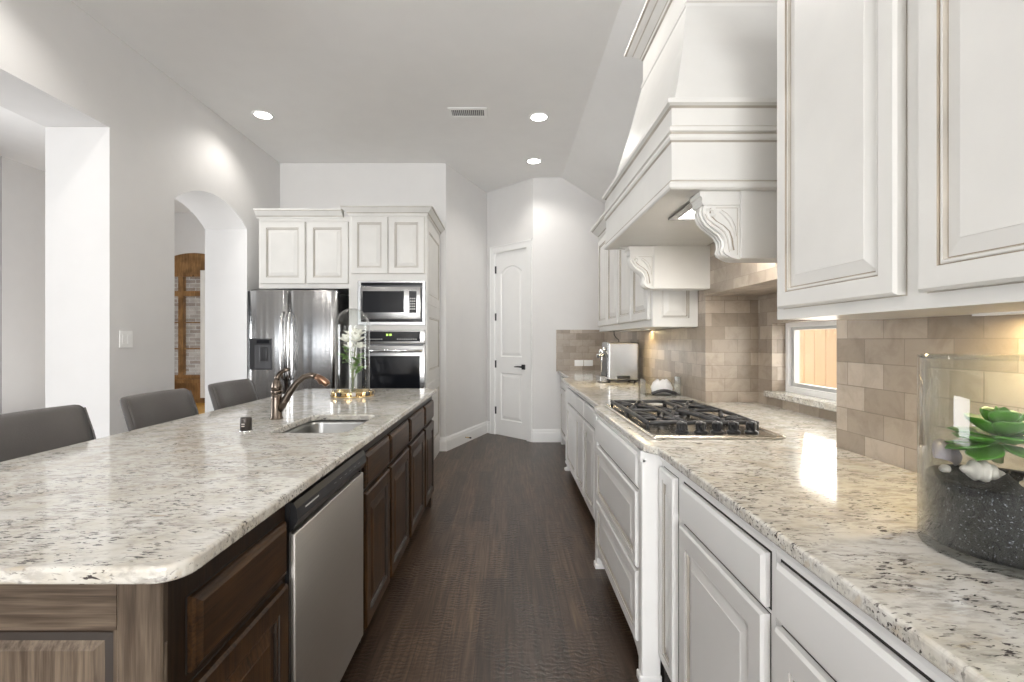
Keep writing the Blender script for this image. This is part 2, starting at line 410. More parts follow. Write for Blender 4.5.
# ceilings: flat, sloped strip on the right, side room
MB().prism([(XL-.43, CZ), (.70, CZ), (1.74, CZ-.62*1.04), (1.74, CZ+.2), (XL-.43, CZ+.2)], lambda p, q, d: (p, d, q), -9, 7.2).build('ceiling', 'ceiling_paint', kind='structure')
MB().box(-7.7, XL-.2, -9, 9.9, 3.92, 4.02).build('ceiling_dining', 'ceiling_paint', kind='structure')
# left wall with the square opening and the arch
arch = [(3.813, 0), (4.876, 0), (4.876, 2.434)]
hw = (4.876-3.813)/2; rise = .185; rad = (hw*hw+rise*rise)/(2*rise); cyc = (4.876+3.813)/2
a0 = math.asin(hw/rad)
arch += [(cyc+rad*math.sin(a0-2*a0*k/20), 2.434+rise-rad+rad*math.cos(a0-2*a0*k/20)) for k in range(1, 20)] + [(3.813, 2.434)]
outer = [(-9, 0), (-.6, 0), (-.6, 2.725), (3.19, 2.725), (3.19, 0)] + arch[:1] + arch[:0:-1] + [(5.8, 0), (5.8, 3.95), (-9, 3.95)]
slab([outer], facing_right(XL), -.43, 0).build('wall_left', 'wall_paint', kind='structure')
MB().box(XL-.43, -.714, 5.585, 5.8, 0, CZ+.02).build('wall_back', 'wall_paint', kind='structure')
P0 = Vector((-.714, 5.585)); PA = Vector((-.281, 6.70)); PB = Vector((.331, 6.08))
MB().prism([tuple(P0), tuple(PA), (PA.x-.12, PA.y+.1), (P0.x-.12, P0.y+.2)], lambda p, q, d: (p, q, d), 0, CZ+.02).build('wall_pantry_side', 'wall_paint', kind='structure')
u = (PB-PA).normalized(); LAB = (PB-PA).length
FP = frame((PA.x, PA.y, 0), (u.x, u.y, 0), (0, 0, 1), (u.y, -u.x, 0))   # pantry wall frame, normal to the camera side
if FP(0, 0, 1)[1] > FP(0, 0, 0)[1]: FP = frame((PA.x, PA.y, 0), (u.x, u.y, 0), (0, 0, 1), (-u.y, u.x, 0))
D0, D1, DT = .174, .767, 2.487
slab([[(0, 0), (D0-.012, 0), (D0-.012, DT+.012), (D1+.012, DT+.012), (D1+.012, 0), (LAB, 0), (LAB, CZ+.02), (0, CZ+.02)]], FP, -.12, 0).build('wall_pantry', 'wall_paint', kind='structure')
MB().fbox(FP, -.1, LAB+.1, -.01, CZ, -.35, -.30).build('pantry_light_block', 'wall_paint', kind='structure')  # unseen slab added to stop outside light leaking under the pantry door
MB().box(.331, 1.74, 6.08, 6.22, 0, CZ+.02).build('wall_far', 'wall_paint', kind='structure')
MB().box(.625, 1.24, 6.070, 6.08, .90, 1.43).build('trim_1', 'travertine_tile', kind='structure', uv=True)   # tile on the far wall
# right wall : near run, niche with the strip window, far run
def wall_r():
    tl = MB(); pt = MB()
    tl.box(1.20, 1.72, -9, 1.737, 0, 1.62); pt.box(1.20, 1.72, -9, 1.737, 1.62, 3.1)
    tl.box(1.24, 1.72, 2.98, 6.08, 0, 1.62); pt.box(1.24, 1.72, 2.98, 6.08, 1.62, 3.1)
    tl.box(1.215, 1.72, 1.737, 2.98, 1.575, 2.0); pt.box(1.215, 1.72, 1.737, 2.98, 2.0, 3.1)
    slab([[(1.737, 0), (2.98, 0), (2.98, 1.575), (1.737, 1.575)], [(1.89, .995), (1.89, 1.40), (2.826, 1.40), (2.826, .995)]],
         frame((1.57, 0, 0), (0, 1, 0), (0, 0, 1), (-1, 0, 0)), -.15, 0, mb=tl)
    tl.build('wall_right', 'travertine_tile', kind='structure', uv=True)
    pt.build('wall_right_upper', 'wall_paint', kind='structure')
wall_r()
# strip window in the niche
wn = bpy.data.objects.new('window_1', None); COL.objects.link(wn); wn.location = (1.65, 2.36, .995); wn['base'] = (1.65, 2.36, .995); wn['kind'] = 'structure'
fr = MB(); FW = frame((1.65, 0, 0), (0, 1, 0), (0, 0, 1), (-1, 0, 0))
slab([[(1.89, .995), (2.826, .995), (2.826, 1.40), (1.89, 1.40)], [(1.93, 1.03), (1.93, 1.375), (2.80, 1.375), (2.80, 1.03)]], FW, -.04, 0, mb=fr)
slab([[(1.93, 1.03), (2.80, 1.03), (2.80, 1.375), (1.93, 1.375)], [(1.955, 1.05), (1.955, 1.358), (2.775, 1.358), (2.775, 1.05)]], FW, -.05, -.02, mb=fr, mat=1)
fr.build('window_frame', ['trim_white', 'vinyl_grey'], wn)
MB().box(1.688, 1.692, 1.95, 2.78, 1.045, 1.362).build('pane', 'glass_pane', wn)
MB().box(1.540, 1.655, 1.745, 2.865, .962, .997, bev=.004).build('sill', 'granite_right', wn)
# baseboards
BBP = [(0, 0), (.016, 0), (.016, .115), (.012, .13), (.012, .145), (.005, .165), (0, .165)]
MB().sweep([(-.80, 5.585), (P0.x, P0.y), (PA.x, PA.y), FP(.085, 0, 0)[:2]], BBP, -1).build('baseboard_pantry', 'trim_white', kind='structure')
MB().sweep([FP(.855, 0, 0)[:2], (PB.x, PB.y), (.70, 6.08)], BBP, -1).build('baseboard_far', 'trim_white', kind='structure')
MB().sweep([(XL, 3.813), (XL, 3.19)], BBP, 1).build('baseboard_left', 'trim_white', kind='structure')
MB().sweep([(XL, 5.585), (XL, 4.876)], BBP, 1).build('baseboard_left_far', 'trim_white', kind='structure')
# pantry door
dr = bpy.data.objects.new('door_1', None); COL.objects.link(dr); b0 = FP((D0+D1)/2, 0, 0); dr.location = b0; dr['base'] = b0; dr['kind'] = 'structure'
cs = MB(); CP = [(.085, 0), (D0-.008, 0), (D0-.008, DT+.008), (D1+.008, DT+.008), (D1+.008, 0), (.855, 0), (.855, DT+.09), (.085, DT+.09)]
slab([CP], FP, .0, .018, .003, mb=cs)
cs.fbox(FP, .080, .860, DT+.082, DT+.098, 0, .026); cs.fbox(FP, .080, .094, 0, DT+.09, 0, .024); cs.fbox(FP, .846, .860, 0, DT+.09, 0, .024)
cs.fbox(FP, D0-.012, D0-.003, 0, DT+.01, -.12, .0); cs.fbox(FP, D1+.003, D1+.012, 0, DT+.01, -.12, 0); cs.fbox(FP, D0, D1, DT+.003, DT+.012, -.12, 0)
cs.build('casing', 'trim_white', dr)
dp = MB()
x0, x1 = D0+.098, D1-.098
def arched(x0, x1, z0, zs, rise, i):
    n = 12; x0 += i; x1 -= i; z0 += i; zs -= i*.6; cx = (x0+x1)/2; h = (x1-x0)/2; r = (h*h+rise*rise)/(2*rise); a = math.asin(min(1, h/r))
    return [(x0, z0), (x1, z0)] + [(cx+r*math.sin(a-2*a*k/n), zs+rise-r+r*math.cos(a-2*a*k/n)) for k in range(n+1)]
def panelring(mk):
    loops = []
    for i, c in ((0, -.008), (.006, -.014), (.014, -.018), (.020, -.018), (.052, -.010)): loops.append([FP(a, b, c) for a, b in mk(i)])
    dp.loft(loops, 0, False, (False, True))
up = lambda i: arched(x0, x1, 1.075, 2.21, .085, i)
lo = lambda i: [(x0+i, .215+i), (x1-i, .215+i), (x1-i, .855-i), (x0+i, .855-i)]
slab([[(D0, .004), (D1, .004), (D1, DT), (D0, DT)], up(0), lo(0)], FP, -.045, -.008, mb=dp)
dp.fbox(FP, D0+.05, D1-.05, .1, DT-.05, -.044, -.02); panelring(up); panelring(lo)
dp.build('door_panel', 'trim_white', dr)
for z in (2.265, 1.617, .97, .334):
    h = MB(); h.fbox(FP, D0-.010, D0+.012, z-.05, z+.05, -.012, .004, bev=.002); h.build('hinge', 'black_plastic', dr)
hd = MB(); hx = D1-.065
hd.fbox(FP, hx-.033, hx+.033, .915, .98, -.008, .004, bev=.004); hd.tube([FP(hx, .95, 0), FP(hx, .95, .05)], .011); hd.tube([FP(hx+.008, .95, .048), FP(hx-.05, .953, .052), FP(hx-.115, .948, .046)], [.010, .009, .007])
hd.build('door_handle', 'black_plastic', dr)

# dining room and study beyond the left wall
MB().box(-7.35, -7.2, 6.8, 9.9, 0, 3.95).build('wall_dining', 'wall_paint', kind='structure')
MB().box(XL-.43, XL-.30, 5.8, 9.9, 0, 3.95).build('wall_hall', 'wall_paint', kind='structure')
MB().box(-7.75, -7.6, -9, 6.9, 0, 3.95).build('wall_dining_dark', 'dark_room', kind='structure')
FS = facing_cam(9.8)
sx0, sx1 = -7.1, -5.8
ws = MB()
ar = [(sx0, 0), (sx1, 0), (sx1, 2.93)]+[(sx1+(sx0-sx1)*k/14, 2.93+.16*math.sin(PI*k/14)**.8) for k in range(1, 14)]+[(sx0, 2.93)]
slab([[(-8.6, 0), (sx0, 0)]+[(sx0, 2.93)]+ar[:2:-1][:-1][1:]+[(sx1, 2.93), (sx1, 0), (-2.6, 0), (-2.6, 4), (-8.6, 4)]], FS, -.14, 0, mb=ws)
ws.build('wall_study', 'wall_paint', kind='structure')
w2 = bpy.data.objects.new('window_2', None); COL.objects.link(w2); w2.location = (-7.1, 9.8, 0); w2['base'] = (-7.1, 9.8, 0); w2['kind'] = 'structure'
of = MB()
slab([ar], FS, -.10, -.04, mb=MB())
hdr = [(sx0, 2.66), (sx1, 2.66)]+ar[2:]
slab([hdr], FS, -.10, -.02, mb=of)
of.fbox(FS, sx0, sx1, 2.60, 2.68, -.02, .03)
of.fbox(FS, sx0, sx1, 2.20, 2.31, -.08, .0); of.fbox(FS, sx0, sx1, .49, .58, -.08, .0); of.fbox(FS, sx0, sx1, .0, .50, -.09, -.03); of.fbox(FS, sx0, sx1, .42, .50, -.03, .06)
for xx, ww in ((-6.70, .10), (-5.85, .1), (-7.05, .1)): of.fbox(FS, xx-ww/2, xx+ww/2, .4, 2.65, -.08, .01)
of.build('window_frame', 'oak_wood', w2)
mu = MB()
for zz in (1.66, 1.12): mu.fbox(FS, sx0, sx1, zz-.014, zz+.014, -.08, -.03)
mu.build('muntins', 'oak_wood', w2)
MB().fbox(FS, sx0, sx1, .5, 2.62, -.062, -.056).build('pane', 'glass_pane', w2)
MB().box(-9.5, -4.5, 10.55, 10.7, -.1, 4.4).build('wall_outside_brick', 'white_brick', kind='structure', uv=True)
ct = MB(); pts = []
n = 26
rings = []
for z in (.12, 1.2, 2.72):
    rings.append([(-6.25+.18*k/n*(1 if z > .5 else 1.15), 9.72+.018*math.sin(k*1.55)*(1.2-.2*z), z) for k in range(n+1)])
ct.loft(rings, 0, True, closed=False)
ct2 = MB(); ct2.add([(v[0], v[1]+.006, v[2]) for v in ct.v], ct.f, 0, True); ct.add(ct2.v, ct2.f, 0, True)
tag(ct.build('curtain', 'curtain_white', loc=(-6.17, 9.72, .12)), 'narrow white curtain hanging at the wood-framed window seen through the arch', 'curtain')

# garden fence outside the strip window
fe = thing('garden_fence', 'sunlit tan wooden board fence outside the strip window', 'fence', (2.62, 4.2, 0))
fb = MB(); y = .8
while y < 8: fb.box(2.62, 2.64, y, y+.136, 0, 2.1); y += .142
fb.build('boards', 'cedar', fe)
fr2 = MB()
for z in (.3, 1.05, 1.8): fr2.box(2.642, 2.68, .8, 8, z-.045, z+.045)
fr2.build('rail', 'cedar', fe)
MB().box(1.74, 6, -6, 12, -.2, -.06).build('ground_outside', 'cedar', kind='structure')

# ================================================================== ISLAND
CT = .914; GT = .030; ZC = CT-GT              # counter top, slab thickness, cabinet top
IX0, IX1, IY0, IY1 = -1.608, -.555, .807, 3.80
SK = (-1.0, -.672, 1.985, 2.465)             # sink opening
io = rrect(IX0, IX1, IY0, IY1, .055)
tag(slab([io, rrect(*SK, .05)[::-1]], FLAT, ZC, CT, .007).build('island_worktop', 'granite', loc=(-1.08, 2.3, ZC)),
    'long speckled granite worktop on the dark wood kitchen island', 'worktop')
IF = -.595                                     # face-frame plane of the island
IB = -1.30
FI = facing_right(IF)
def isl_cab(name, label, y0, y1, cells, end=None):
    t = thing(name, label, 'cabinet', ((IF+IB)/2, (y0+y1)/2, 0), 'dark wood island cabinets')
    hole = cells == 'sink'
    b = MB()
    if hole:    # open carcass around the sink bowl
        b.box(IB, IB+.018, y0, y1, .10, ZC); b.box(IF-.02, IF, y0, y1, .10, ZC)
        b.box(IB, IF, y0, y0+.016, .10, ZC); b.box(IB, IF, y1-.016, y1, .10, ZC); b.box(IB, IF, y0, y1, .10, .118)
    else: b.box(IB, IF, y0, y1, .10, ZC-.0005)
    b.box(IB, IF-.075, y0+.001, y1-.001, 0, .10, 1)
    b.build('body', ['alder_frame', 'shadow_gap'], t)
    return t
def isl_door(t, y0, y1, z0, z1, name='door'):
    m = MB(); gapped(m, FI, y0, y1, z0, z1, .003); m.panel(FI, y0, y1, z0, z1, door_prof(.052)); return m.build(name, ['alder_vertical', 'alder_dark', 'alder_dark', 'shadow_gap'], t)
def isl_drawer(t, y0, y1, z0, z1):
    m = MB(); gapped(m, FI, y0, y1, z0, z1, .003); m.panel(FI, y0, y1, z0, z1, [(0, 0, 0), (0, .010, 0), (.004, .015, 0), (.010, .017, 0), (.016, .021, 0), (.02, .021, 0)])
    return m.build('drawer', ['alder_long', 'alder_dark', 'alder_dark', 'shadow_gap'], t)
c1 = isl_cab('island_cabinet', 'dark knotty wood island cabinet between the near end of the island and the dishwasher', .837, 1.278, 'x')
isl_drawer(c1, .886, 1.258, .682, .822); isl_door(c1, .886, 1.258, .112, .658)
ep = MB(); FE = facing_cam(.837)
ep.panel(FE, -1.30, IF, .0, ZC-.001, [(0, 0, 0), (0, .014, 0), (.084, .014, 0), (.088, .002, 1), (.096, .000, 1), (.108, .003, 1), (.122, .011, 0), (.124, .011, 0)])
e = ep.build('end_panel', ['alder_end_lit', 'alder_dark'], c1); e['label'] = 'raised knotty wood end panel'
st = MB(); st.fbox(FE, IF-.078, IF+.001, 0, ZC-.002, 0, .016, bev=.003); st.fbox(FE, -1.30, IF-.078, ZC-.084, ZC-.001, .0, .0155, 1); st.fbox(FE, IF-.012, IF+.003, .0, .775, .003, .010, 0, .002)
st.build('end_frame', ['alder_end_lit', 'alder_across_lit'], c1)
c2 = isl_cab('island_cabinet', 'dark wood island cabinet under the sink, right beyond the dishwasher', 1.912, 2.835, 'sink')
isl_drawer(c2, 1.957, 2.345, .690, .830); isl_drawer(c2, 2.375, 2.805, .690, .830)
isl_door(c2, 1.957, 2.345, .112, .668); isl_door(c2, 2.375, 2.805, .112, .668)
c3 = isl_cab('island_cabinet', 'dark wood island cabinet at the far end of the island, towards the refrigerator', 2.836, 3.775, 'x')
isl_drawer(c3, 2.86, 3.325, .690, .830); isl_drawer(c3, 3.375, 3.755, .690, .830)
isl_door(c3, 2.86, 3.325, .112, .668); isl_door(c3, 3.375, 3.755, .112, .668)
ft = MB(); ft.prism([(0, .10), (.0, 0), (-.04, 0), (-.05, .03), (-.04, .07), (-.075, .10)], lambda p, q, d: (IF+.004+p, d, q), 3.70, 3.775)
ft.build('foot', 'alder_vertical', c3)
# panelled back under the overhang
bk = thing('island_back_panel', 'dark wood panelled back of the island behind the bar stools', 'panel', (-1.31, 2.3, 0))
m = MB(); m.box(-1.325, IB-.001, .837, 3.775, 0, ZC-.001)
FB = frame((-1.325, 0, 0), (0, -1, 0), (0, 0, 1), (-1, 0, 0))
m.build('board', 'alder_vertical', bk)
for k in range(4):
    p = MB(); y = -(.86+k*.73); p.panel(FB, y-.70, y, .10, .84, door_prof(.07)); p.build('panel', ['alder_vertical', 'alder_dark', 'alder_dark'], bk)
# dishwasher
dw = thing('dishwasher', 'stainless steel dishwasher with black control strip, built into the dark wood island', 'dishwasher', (-.85, 1.59, 0))
MB().box(-1.2, -.60, 1.281, 1.909, .09, .862).build('tub', 'black_plastic', dw)
d = MB(); d.box(-.60, -.572, 1.292, 1.902, .125, .775, bev=.004, seg=2); d.build('door', 'steel_warm', dw)
for y0, y1 in ((1.281, 1.293), (1.901, 1.909)): MB().box(-.60, -.585, y0, y1, .09, .862).build('side_trim', 'black_plastic', dw)
d = MB()
prof = [(-.60, .862), (-.575, .862), (-.566, .845), (-.563, .815), (-.575, .790), (-.590, .778), (-.60, .776)]
d.prism(prof, lambda p, q, a: (p, a, q), 1.283, 1.907); cp = d.build('control_panel', 'black_plastic', dw)
MB().box(-.5645, -.5635, 1.335, 1.43, .832, .836).build('lettering', 'vent_grey', cp)
for k in range(6): MB().box(-.566, -.5645, 1.56+k*.05, 1.580+k*.05, .822, .831).build('button', 'vent_grey', cp)
MB().box(-.70, -.665, 1.285, 1.905, 0, .10).build('kick_plate', 'black_plastic', dw)
# sink bowl
sk = thing('sink', 'undermount stainless steel sink bowl set into the island worktop', 'sink', (-.83, 2.225, .70))
x0, x1, y0, y1 = SK; e = .008
def rr(o, z, r=.05): return [(p, q, z) for p, q in rrect(x0-o, x1+o, y0-o, y1+o, r)]
m = MB(); m.loft([rr(.022, ZC-.001, .07), rr(e, ZC-.001, .058), rr(e-.002, ZC-.02, .056), rr(-.006, .73, .05), rr(-.02, .708, .045), rr(-.05, .70, .04)], 0, True, (False, True))
m.build('bowl', 'steel_sink', sk, recalc=False)
m = MB(); m.lathe([(.001, .0045), (.03, .0045), (.042, .003), (.045, .0)], ((x0+x1)/2, (y0+y1)/2, .7005)); m.build('drain', 'dark_steel', sk)
# faucet
fx, fy = -1.128, 2.335
fa = thing('faucet', 'bronze pull-out kitchen faucet with arched spout beside the island sink', 'faucet', (fx, fy, CT))
m = MB(); m.lathe([(.0, 0), (.031, 0), (.030, .006), (.026, .012), (.0245, .10), (.0235, .125)], (fx, fy, CT)); m.build('body', 'bronze', fa)
m = MB(); m.lathe([(.0245, .124), (.0265, .127), (.0265, .138), (.0245, .141)], (fx, fy, CT)); m.build('ring', 'bronze', fa)
m = MB(); m.lathe([(.0245, .140), (.0235, .160), (.018, .182), (.010, .196), (.001, .200)], (fx, fy, CT))
m.tube([(fx, fy, CT+.185), (fx+.004, fy, CT+.205), (fx+.018, fy, CT+.226), (fx+.040, fy-.005, CT+.238), (fx+.066, fy-.01, CT+.243)], [.011, .010, .0085, .0075, .006], 10, flat=1.3); m.build('lever', 'bronze', fa)
m = MB(); sp = [(fx+.012, fy, CT+.045), (fx+.038, fy, CT+.085), (fx+.068, fy, CT+.135), (fx+.100, fy, CT+.178), (fx+.135, fy, CT+.206), (fx+.170, fy, CT+.213), (fx+.196, fy, CT+.206)]
m.tube(sp, [.020, .0185, .0165, .015, .0145, .0145, .0155], 14); m.build('spout', 'bronze', fa)
m = MB(); m.tube([(fx+.194, fy, CT+.207), (fx+.220, fy, CT+.194), (fx+.247, fy, CT+.172), (fx+.253, fy, CT+.165)], [.0165, .0185, .0175, .013], 14)
m.tube([(fx+.212, fy, CT+.19), (fx+.222, fy, CT+.172)], [.015, .011], 10); m.build('spray_head', ['copper_edge'], fa)
# dishwasher air gap cap
ag = thing('air_gap_cap', 'small dark bronze cylinder cap on the worktop left of the faucet', 'cap', (-1.10, 2.01, CT))
m = MB(); m.lathe([(0, 0), (.024, 0), (.024, .005), (.022, .007)], (-1.10, 2.01, CT)); m.build('base_ring', 'chrome', ag)
m = MB(); m.lathe([(.0225, .007), (.0225, .056), (.020, .061), (0, .062)], (-1.10, 2.01, CT)); m.build('cap', 'dark_bronze', ag)
m = MB()
for zz in (.024, .033): m.box(-1.106, -1.094, 1.986, 1.990, CT+zz, CT+zz+.004)
m.build('slot_print', 'shell_white', ag)
# glass cloche with flowers
cx, cy = -1.068, 3.30
cl = thing('glass_cloche', 'tall glass bell cloche on a jewelled brass ring base on the island', 'cloche', (cx, cy, CT))
m = MB(); m.lathe([(0, 0), (.146, 0), (.146, .008), (.140, .010), (0, .010)], (cx, cy, CT), 40); m.lathe([(.128, .010), (.128, .034), (.118, .034), (.118, .010)], (cx, cy, CT), 40); m.build('base', 'brass', cl)
for k in range(26):
    a = 2*PI*k/26; m = MB(); c, s_ = math.cos(a), math.sin(a); rx = .138
    F = frame((cx+rx*c, cy+rx*s_, CT+.010), (-s_, c, 0), (0, 0, 1), (c, s_, 0))
    m.fbox(F, -.0135, .0135, 0, .026, -.008, .008, 0, .004); m.build('stone', 'brass' if k % 3 else ('shell_white' if k % 2 else 'dark_steel'), cl)
m = MB(); r0 = .116; hz = .50
pr = [(r0, .036), (r0, hz-.02)]+[(r0*math.cos(k*PI/20), hz-.02+r0*1.08*math.sin(k*PI/20)) for k in range(1, 11)]
m.lathe(pr, (cx, cy, CT), 48, cap=(False, False)); m.build('dome', 'glass_clear', cl)
fl = thing('flower_arrangement', 'white blossoms with green leaves on bare stems inside the glass cloche', 'flowers', (cx, cy, CT+.011))
m = MB(); m.lathe([(0, 0), (.030, 0), (.024, .02), (.012, .05), (.014, .11), (.010, .112), (.008, .05), (0, .03)], (cx+.0, cy, CT+.011), 16); m.build('holder', 'glass_clear', fl)
def leafmesh(m, p, d, ln, wd, up=(0, 0, 1), curl=.25, mat=0, thick=.0012, n=6):
    p = Vector(p); d = Vector(d).normalized(); sd = d.cross(Vector(up)); sd = sd.normalized() if sd.length > 1e-3 else Vector((1, 0, 0)); nn = sd.cross(d)
    rings = []
    for k in range(n+1):
        t = k/n; hw = max(.02, math.sin(PI*min(1, .06+t*.94))**.8)*wd/2*(1.15-.3*t); c = p+d*ln*t+nn*(-curl*ln*t*t)
        rings.append([c-sd*hw+nn*hw*.35, c-nn*thick, c+sd*hw+nn*hw*.35, c+nn*thick*1.2])
    m.loft(rings, mat)
stems = [((.0, 0), (-.055, -.01), .30), ((0, 0), (.045, -.02), .27), ((0, 0), (.02, .03), .36), ((0, 0), (-.02, -.03), .35), ((0, 0), (.065, .01), .19)]
for (bx, by), (dx, dy), hh in stems:
    m = MB(); m.tube([(cx+bx, cy+by, CT+.03), (cx+bx+dx*.12, cy+by+dy*.12, CT+.03+hh*.45), (cx+bx+dx*.55, cy+by+dy*.55, CT+.03+hh*.8), (cx+bx+dx, cy+by+dy, CT+.03+hh)], [.004, .0035, .003, .0025], 6); m.build('stem', 'stem', fl)
rl = random.Random(3)
for q, (px, pz) in enumerate([(-.045, .27), (-.04, .225), (-.052, .245), (.025, .21), (.042, .20), (.038, .165), (.02, .17), (.048, .15), (-.03, .20), (.03, .125), (-.045, .29), (.045, .235)]):
    for j in range(3):
        m = MB(); a = rl.uniform(0, 2*PI); leafmesh(m, (cx+px, cy+rl.uniform(-.02, .02), CT+.03+pz), (math.cos(a)*.8, math.sin(a)*.8, rl.uniform(-.2, .9)), rl.uniform(.050, .064), rl.uniform(.028, .040), curl=rl.uniform(.1, .4)); m.build('leaf', 'leaf', fl)
for q, (px, py, pz, sc) in enumerate([(-.04, -.015, .345, 1.0), (.03, -.015, .345, 1.05), (.05, 0, .30, .8), (-.005, .02, .385, 1.05), (-.005, -.03, .30, .8), (.04, .015, .39, .75)]):
    m = MB()
    for ring, (cnt, el, ln) in enumerate(((6, .25, .05), (5, .8, .045), (3, 1.2, .03))):
        for j in range(cnt):
            a = 2*PI*j/cnt+ring*.5; leafmesh(m, (cx+px, cy+py, CT+.03+pz), (math.cos(a)*math.cos(el), math.sin(a)*math.cos(el), math.sin(el)), ln*sc*1.35, .055*sc, curl=-.25)
    m.build('blossom', 'petal', fl)

# ================================================================== BAR STOOLS
def stool(y, label):
    t = thing('bar_stool', label, 'bar stool', (-1.62, y, 0), 'dark leather bar stools along the island')
    m = MB()
    rings = []
    H0, H1 = .60, 1.022
    def sec(z, th, hw, rr_):
        tt = (z-H0)/(H1-H0); pts = []
        xc = -1.755-.105*tt-.02*tt*tt
        for (px, py) in rrect(-th/2, th/2, -hw, hw, min(rr_, th*.49), 4):
            pts.append((xc+px+.035*(py/.27)**2, y+py, z))
        # more points along the width for the curve
        return pts
    def sec2(z, th, hw):
        tt = (z-H0)/(H1-H0); xc = -1.755-.105*tt-.02*tt*tt; out = []
        n = 10
        for k in range(n+1):
            py = -hw+2*hw*k/n; e = (1-abs(2*k/n-1)**6)**.5*.5 if 0 < k < n else .12
            out.append((xc+th*e+.04*(py/.27)**2-.01, y+py, z))
        for k in range(n, -1, -1):
            py = -hw+2*hw*k/n; e = (1-abs(2*k/n-1)**6)**.5*.5 if 0 < k < n else .12
            out.append((xc-th*e+.04*(py/.27)**2-.01, y+py, z))
        return out
    for z, th, hw in ((H0, .045, .22), (H0+.02, .075, .228), (.75, .08, .238), (.90, .078, .243), (.985, .070, .243), (1.008, .056, .239), (1.018, .036, .230), (1.022, .012, .216)):
        rings.append(sec2(z, th, hw))
    m.loft(rings, 0, True); bk = m.build('backrest', 'leather', t)
    for sgn in (-1, 1):
        m = MB(); m.tube([(rings[i][0 if sgn < 0 else 10][0]*.5+rings[i][21 if sgn < 0 else 11][0]*.5+.022, y+sgn*((.228, .238, .243, .241)[j]-.012), rings[i][0][2]) for j, i in enumerate((1, 2, 3, 5))], .0035, 6)
        m.build('piping', 'leather', bk)
    m = MB(); m.box(-1.76, -1.36, y-.235, y+.235, .585, .665, bev=.03, seg=3); m.build('seat', 'leather', t)
    for sx in (-1, 1):
        for sy in (-1, 1):
            m = MB(); ex = -1.56+sx*.175; ty = y+sy*.195
            m.loft([[(ex+sx*.02+a*.014, ty+b*.014+sy*.012, 0) for a, b in ((-1, -1), (1, -1), (1, 1), (-1, 1))], [(ex+a*.02, ty+b*.02, .59) for a, b in ((-1, -1), (1, -1), (1, 1), (-1, 1))]], 0, False)
            m.build('leg', 'leg_dark', t)
    MB().box(-1.395, -1.37, y-.20, y+.20, .20, .24).build('footrest', 'leg_dark', t); MB().box(-1.745, -1.725, y-.20, y+.20, .26, .29).build('stretcher', 'leg_dark', t)
    return t
s1 = stool(2.53, 'dark grey leather bar stool standing in front of the wall with the light switch')
dup(s1, (0, .675, 0), 'dark grey leather bar stool nearest the refrigerator, in front of the arch')
dup(s1, (0, -.69, 0), 'dark grey leather bar stool nearest the camera, cut by the left edge of the photo')

# ================================================================== REFRIGERATOR WALL
CROWN = lambda z: [(-.03, z), (.006, z), (.010, z+.006), (.012, z+.018), (.022, z+.024), (.040, z+.045), (.052, z+.058), (.056, z+.066), (.066, z+.070), (.066, z+.084), (-.03, z+.084)]
CROWNM = [0, 0, 0, 1, 0, 0, 0, 1, 0, 0]
fc = thing('refrigerator_cabinet', 'cream wall cabinet with two raised-panel doors above the refrigerator', 'cabinet', (-2.0, 5.1, 1.81))
MB().box(-2.454, -1.553, 4.72, 5.58, 1.81, 2.515).build('body', 'cabinet_cream', fc)
F = facing_cam(4.72)
for a, b in ((-2.435, -1.990), (-1.972, -1.565)):
    m = MB(); gapped(m, F, a, b, 1.855, 2.468, .002); m.panel(F, a, b, 1.855, 2.468, door_prof(.062)); m.build('door', ['cabinet_cream', 'glaze', 'glaze_pale', 'glaze_pale'], fc)
m = MB(); m.sweep([(-2.475, 4.72), (-1.620, 4.72)], CROWN(2.50), -1, mats=CROWNM); m.build('crown', ['cabinet_cream', 'glaze_pale'], fc)
oc = thing('oven_cabinet', 'tall cream cabinet holding the microwave and the wall oven', 'cabinet', (-1.17, 5.1, 0))
OX0, OX1, OY = -1.55, -.789, 4.68
m = MB(); F = facing_cam(OY)
slab([[(OX0, .10), (OX1, .10), (OX1, 2.535), (OX0, 2.535)], [(-1.43, .70), (-1.43, 1.385), (-.825, 1.385), (-.825, .70)], [(-1.43, 1.475), (-1.43, 1.862), (-.825, 1.862), (-.825, 1.475)]], F, -.03, 0, mb=m)
m.box(OX0, OX0+.018, OY+.03, 5.58, 0, 2.535); m.box(OX1-.018, OX1, OY+.03, 5.58, 0, 2.535); m.box(OX0, OX1, 5.56, 5.58, 0, 2.535)
for z in (.10, .66, 1.40, 1.88, 2.52): m.box(OX0, OX1, OY+.02, 5.58, z, z+.015)
m.box(OX0, OX1, OY+.08, OY+.10, 0, .10)
m.build('body', 'cabinet_cream', oc)
for a, b in ((-1.523, -1.166), (-1.157, -.808)):
    m = MB(); gapped(m, F, a, b, 1.948, 2.507, .002); m.panel(F, a, b, 1.948, 2.507, door_prof(.060)); m.build('door', ['cabinet_cream', 'glaze', 'glaze_pale', 'glaze_pale'], oc)
for z0, z1 in ((.13, .38), (.40, .65)):
    m = MB(); m.panel(F, OX0+.03, OX1-.02, z0, z1, drawer_prof()); m.build('drawer', ['cabinet_cream', 'glaze'], oc)
FR = facing_right(OX1)
for z0, z1 in ((.14, .86), (.90, 1.62), (1.66, 2.48)):
    m = MB(); m.panel(FR, OY+.03, 5.56, z0, z1, [(0, 0, 0), (0, .006, 0), (.09, .006, 0), (.092, .001, 1), (.100, .003, 0), (.108, .000, 1), (.14, .005, 0)]); m.build('side_panel', ['cabinet_cream', 'glaze_pale'], oc)
m = MB(); m.sweep([(OX0, 4.80), (OX0, OY), (OX1, OY), (OX1, 5.58)], CROWN(2.522), -1, mats=CROWNM); m.build('crown', ['cabinet_cream', 'glaze_pale'], oc)
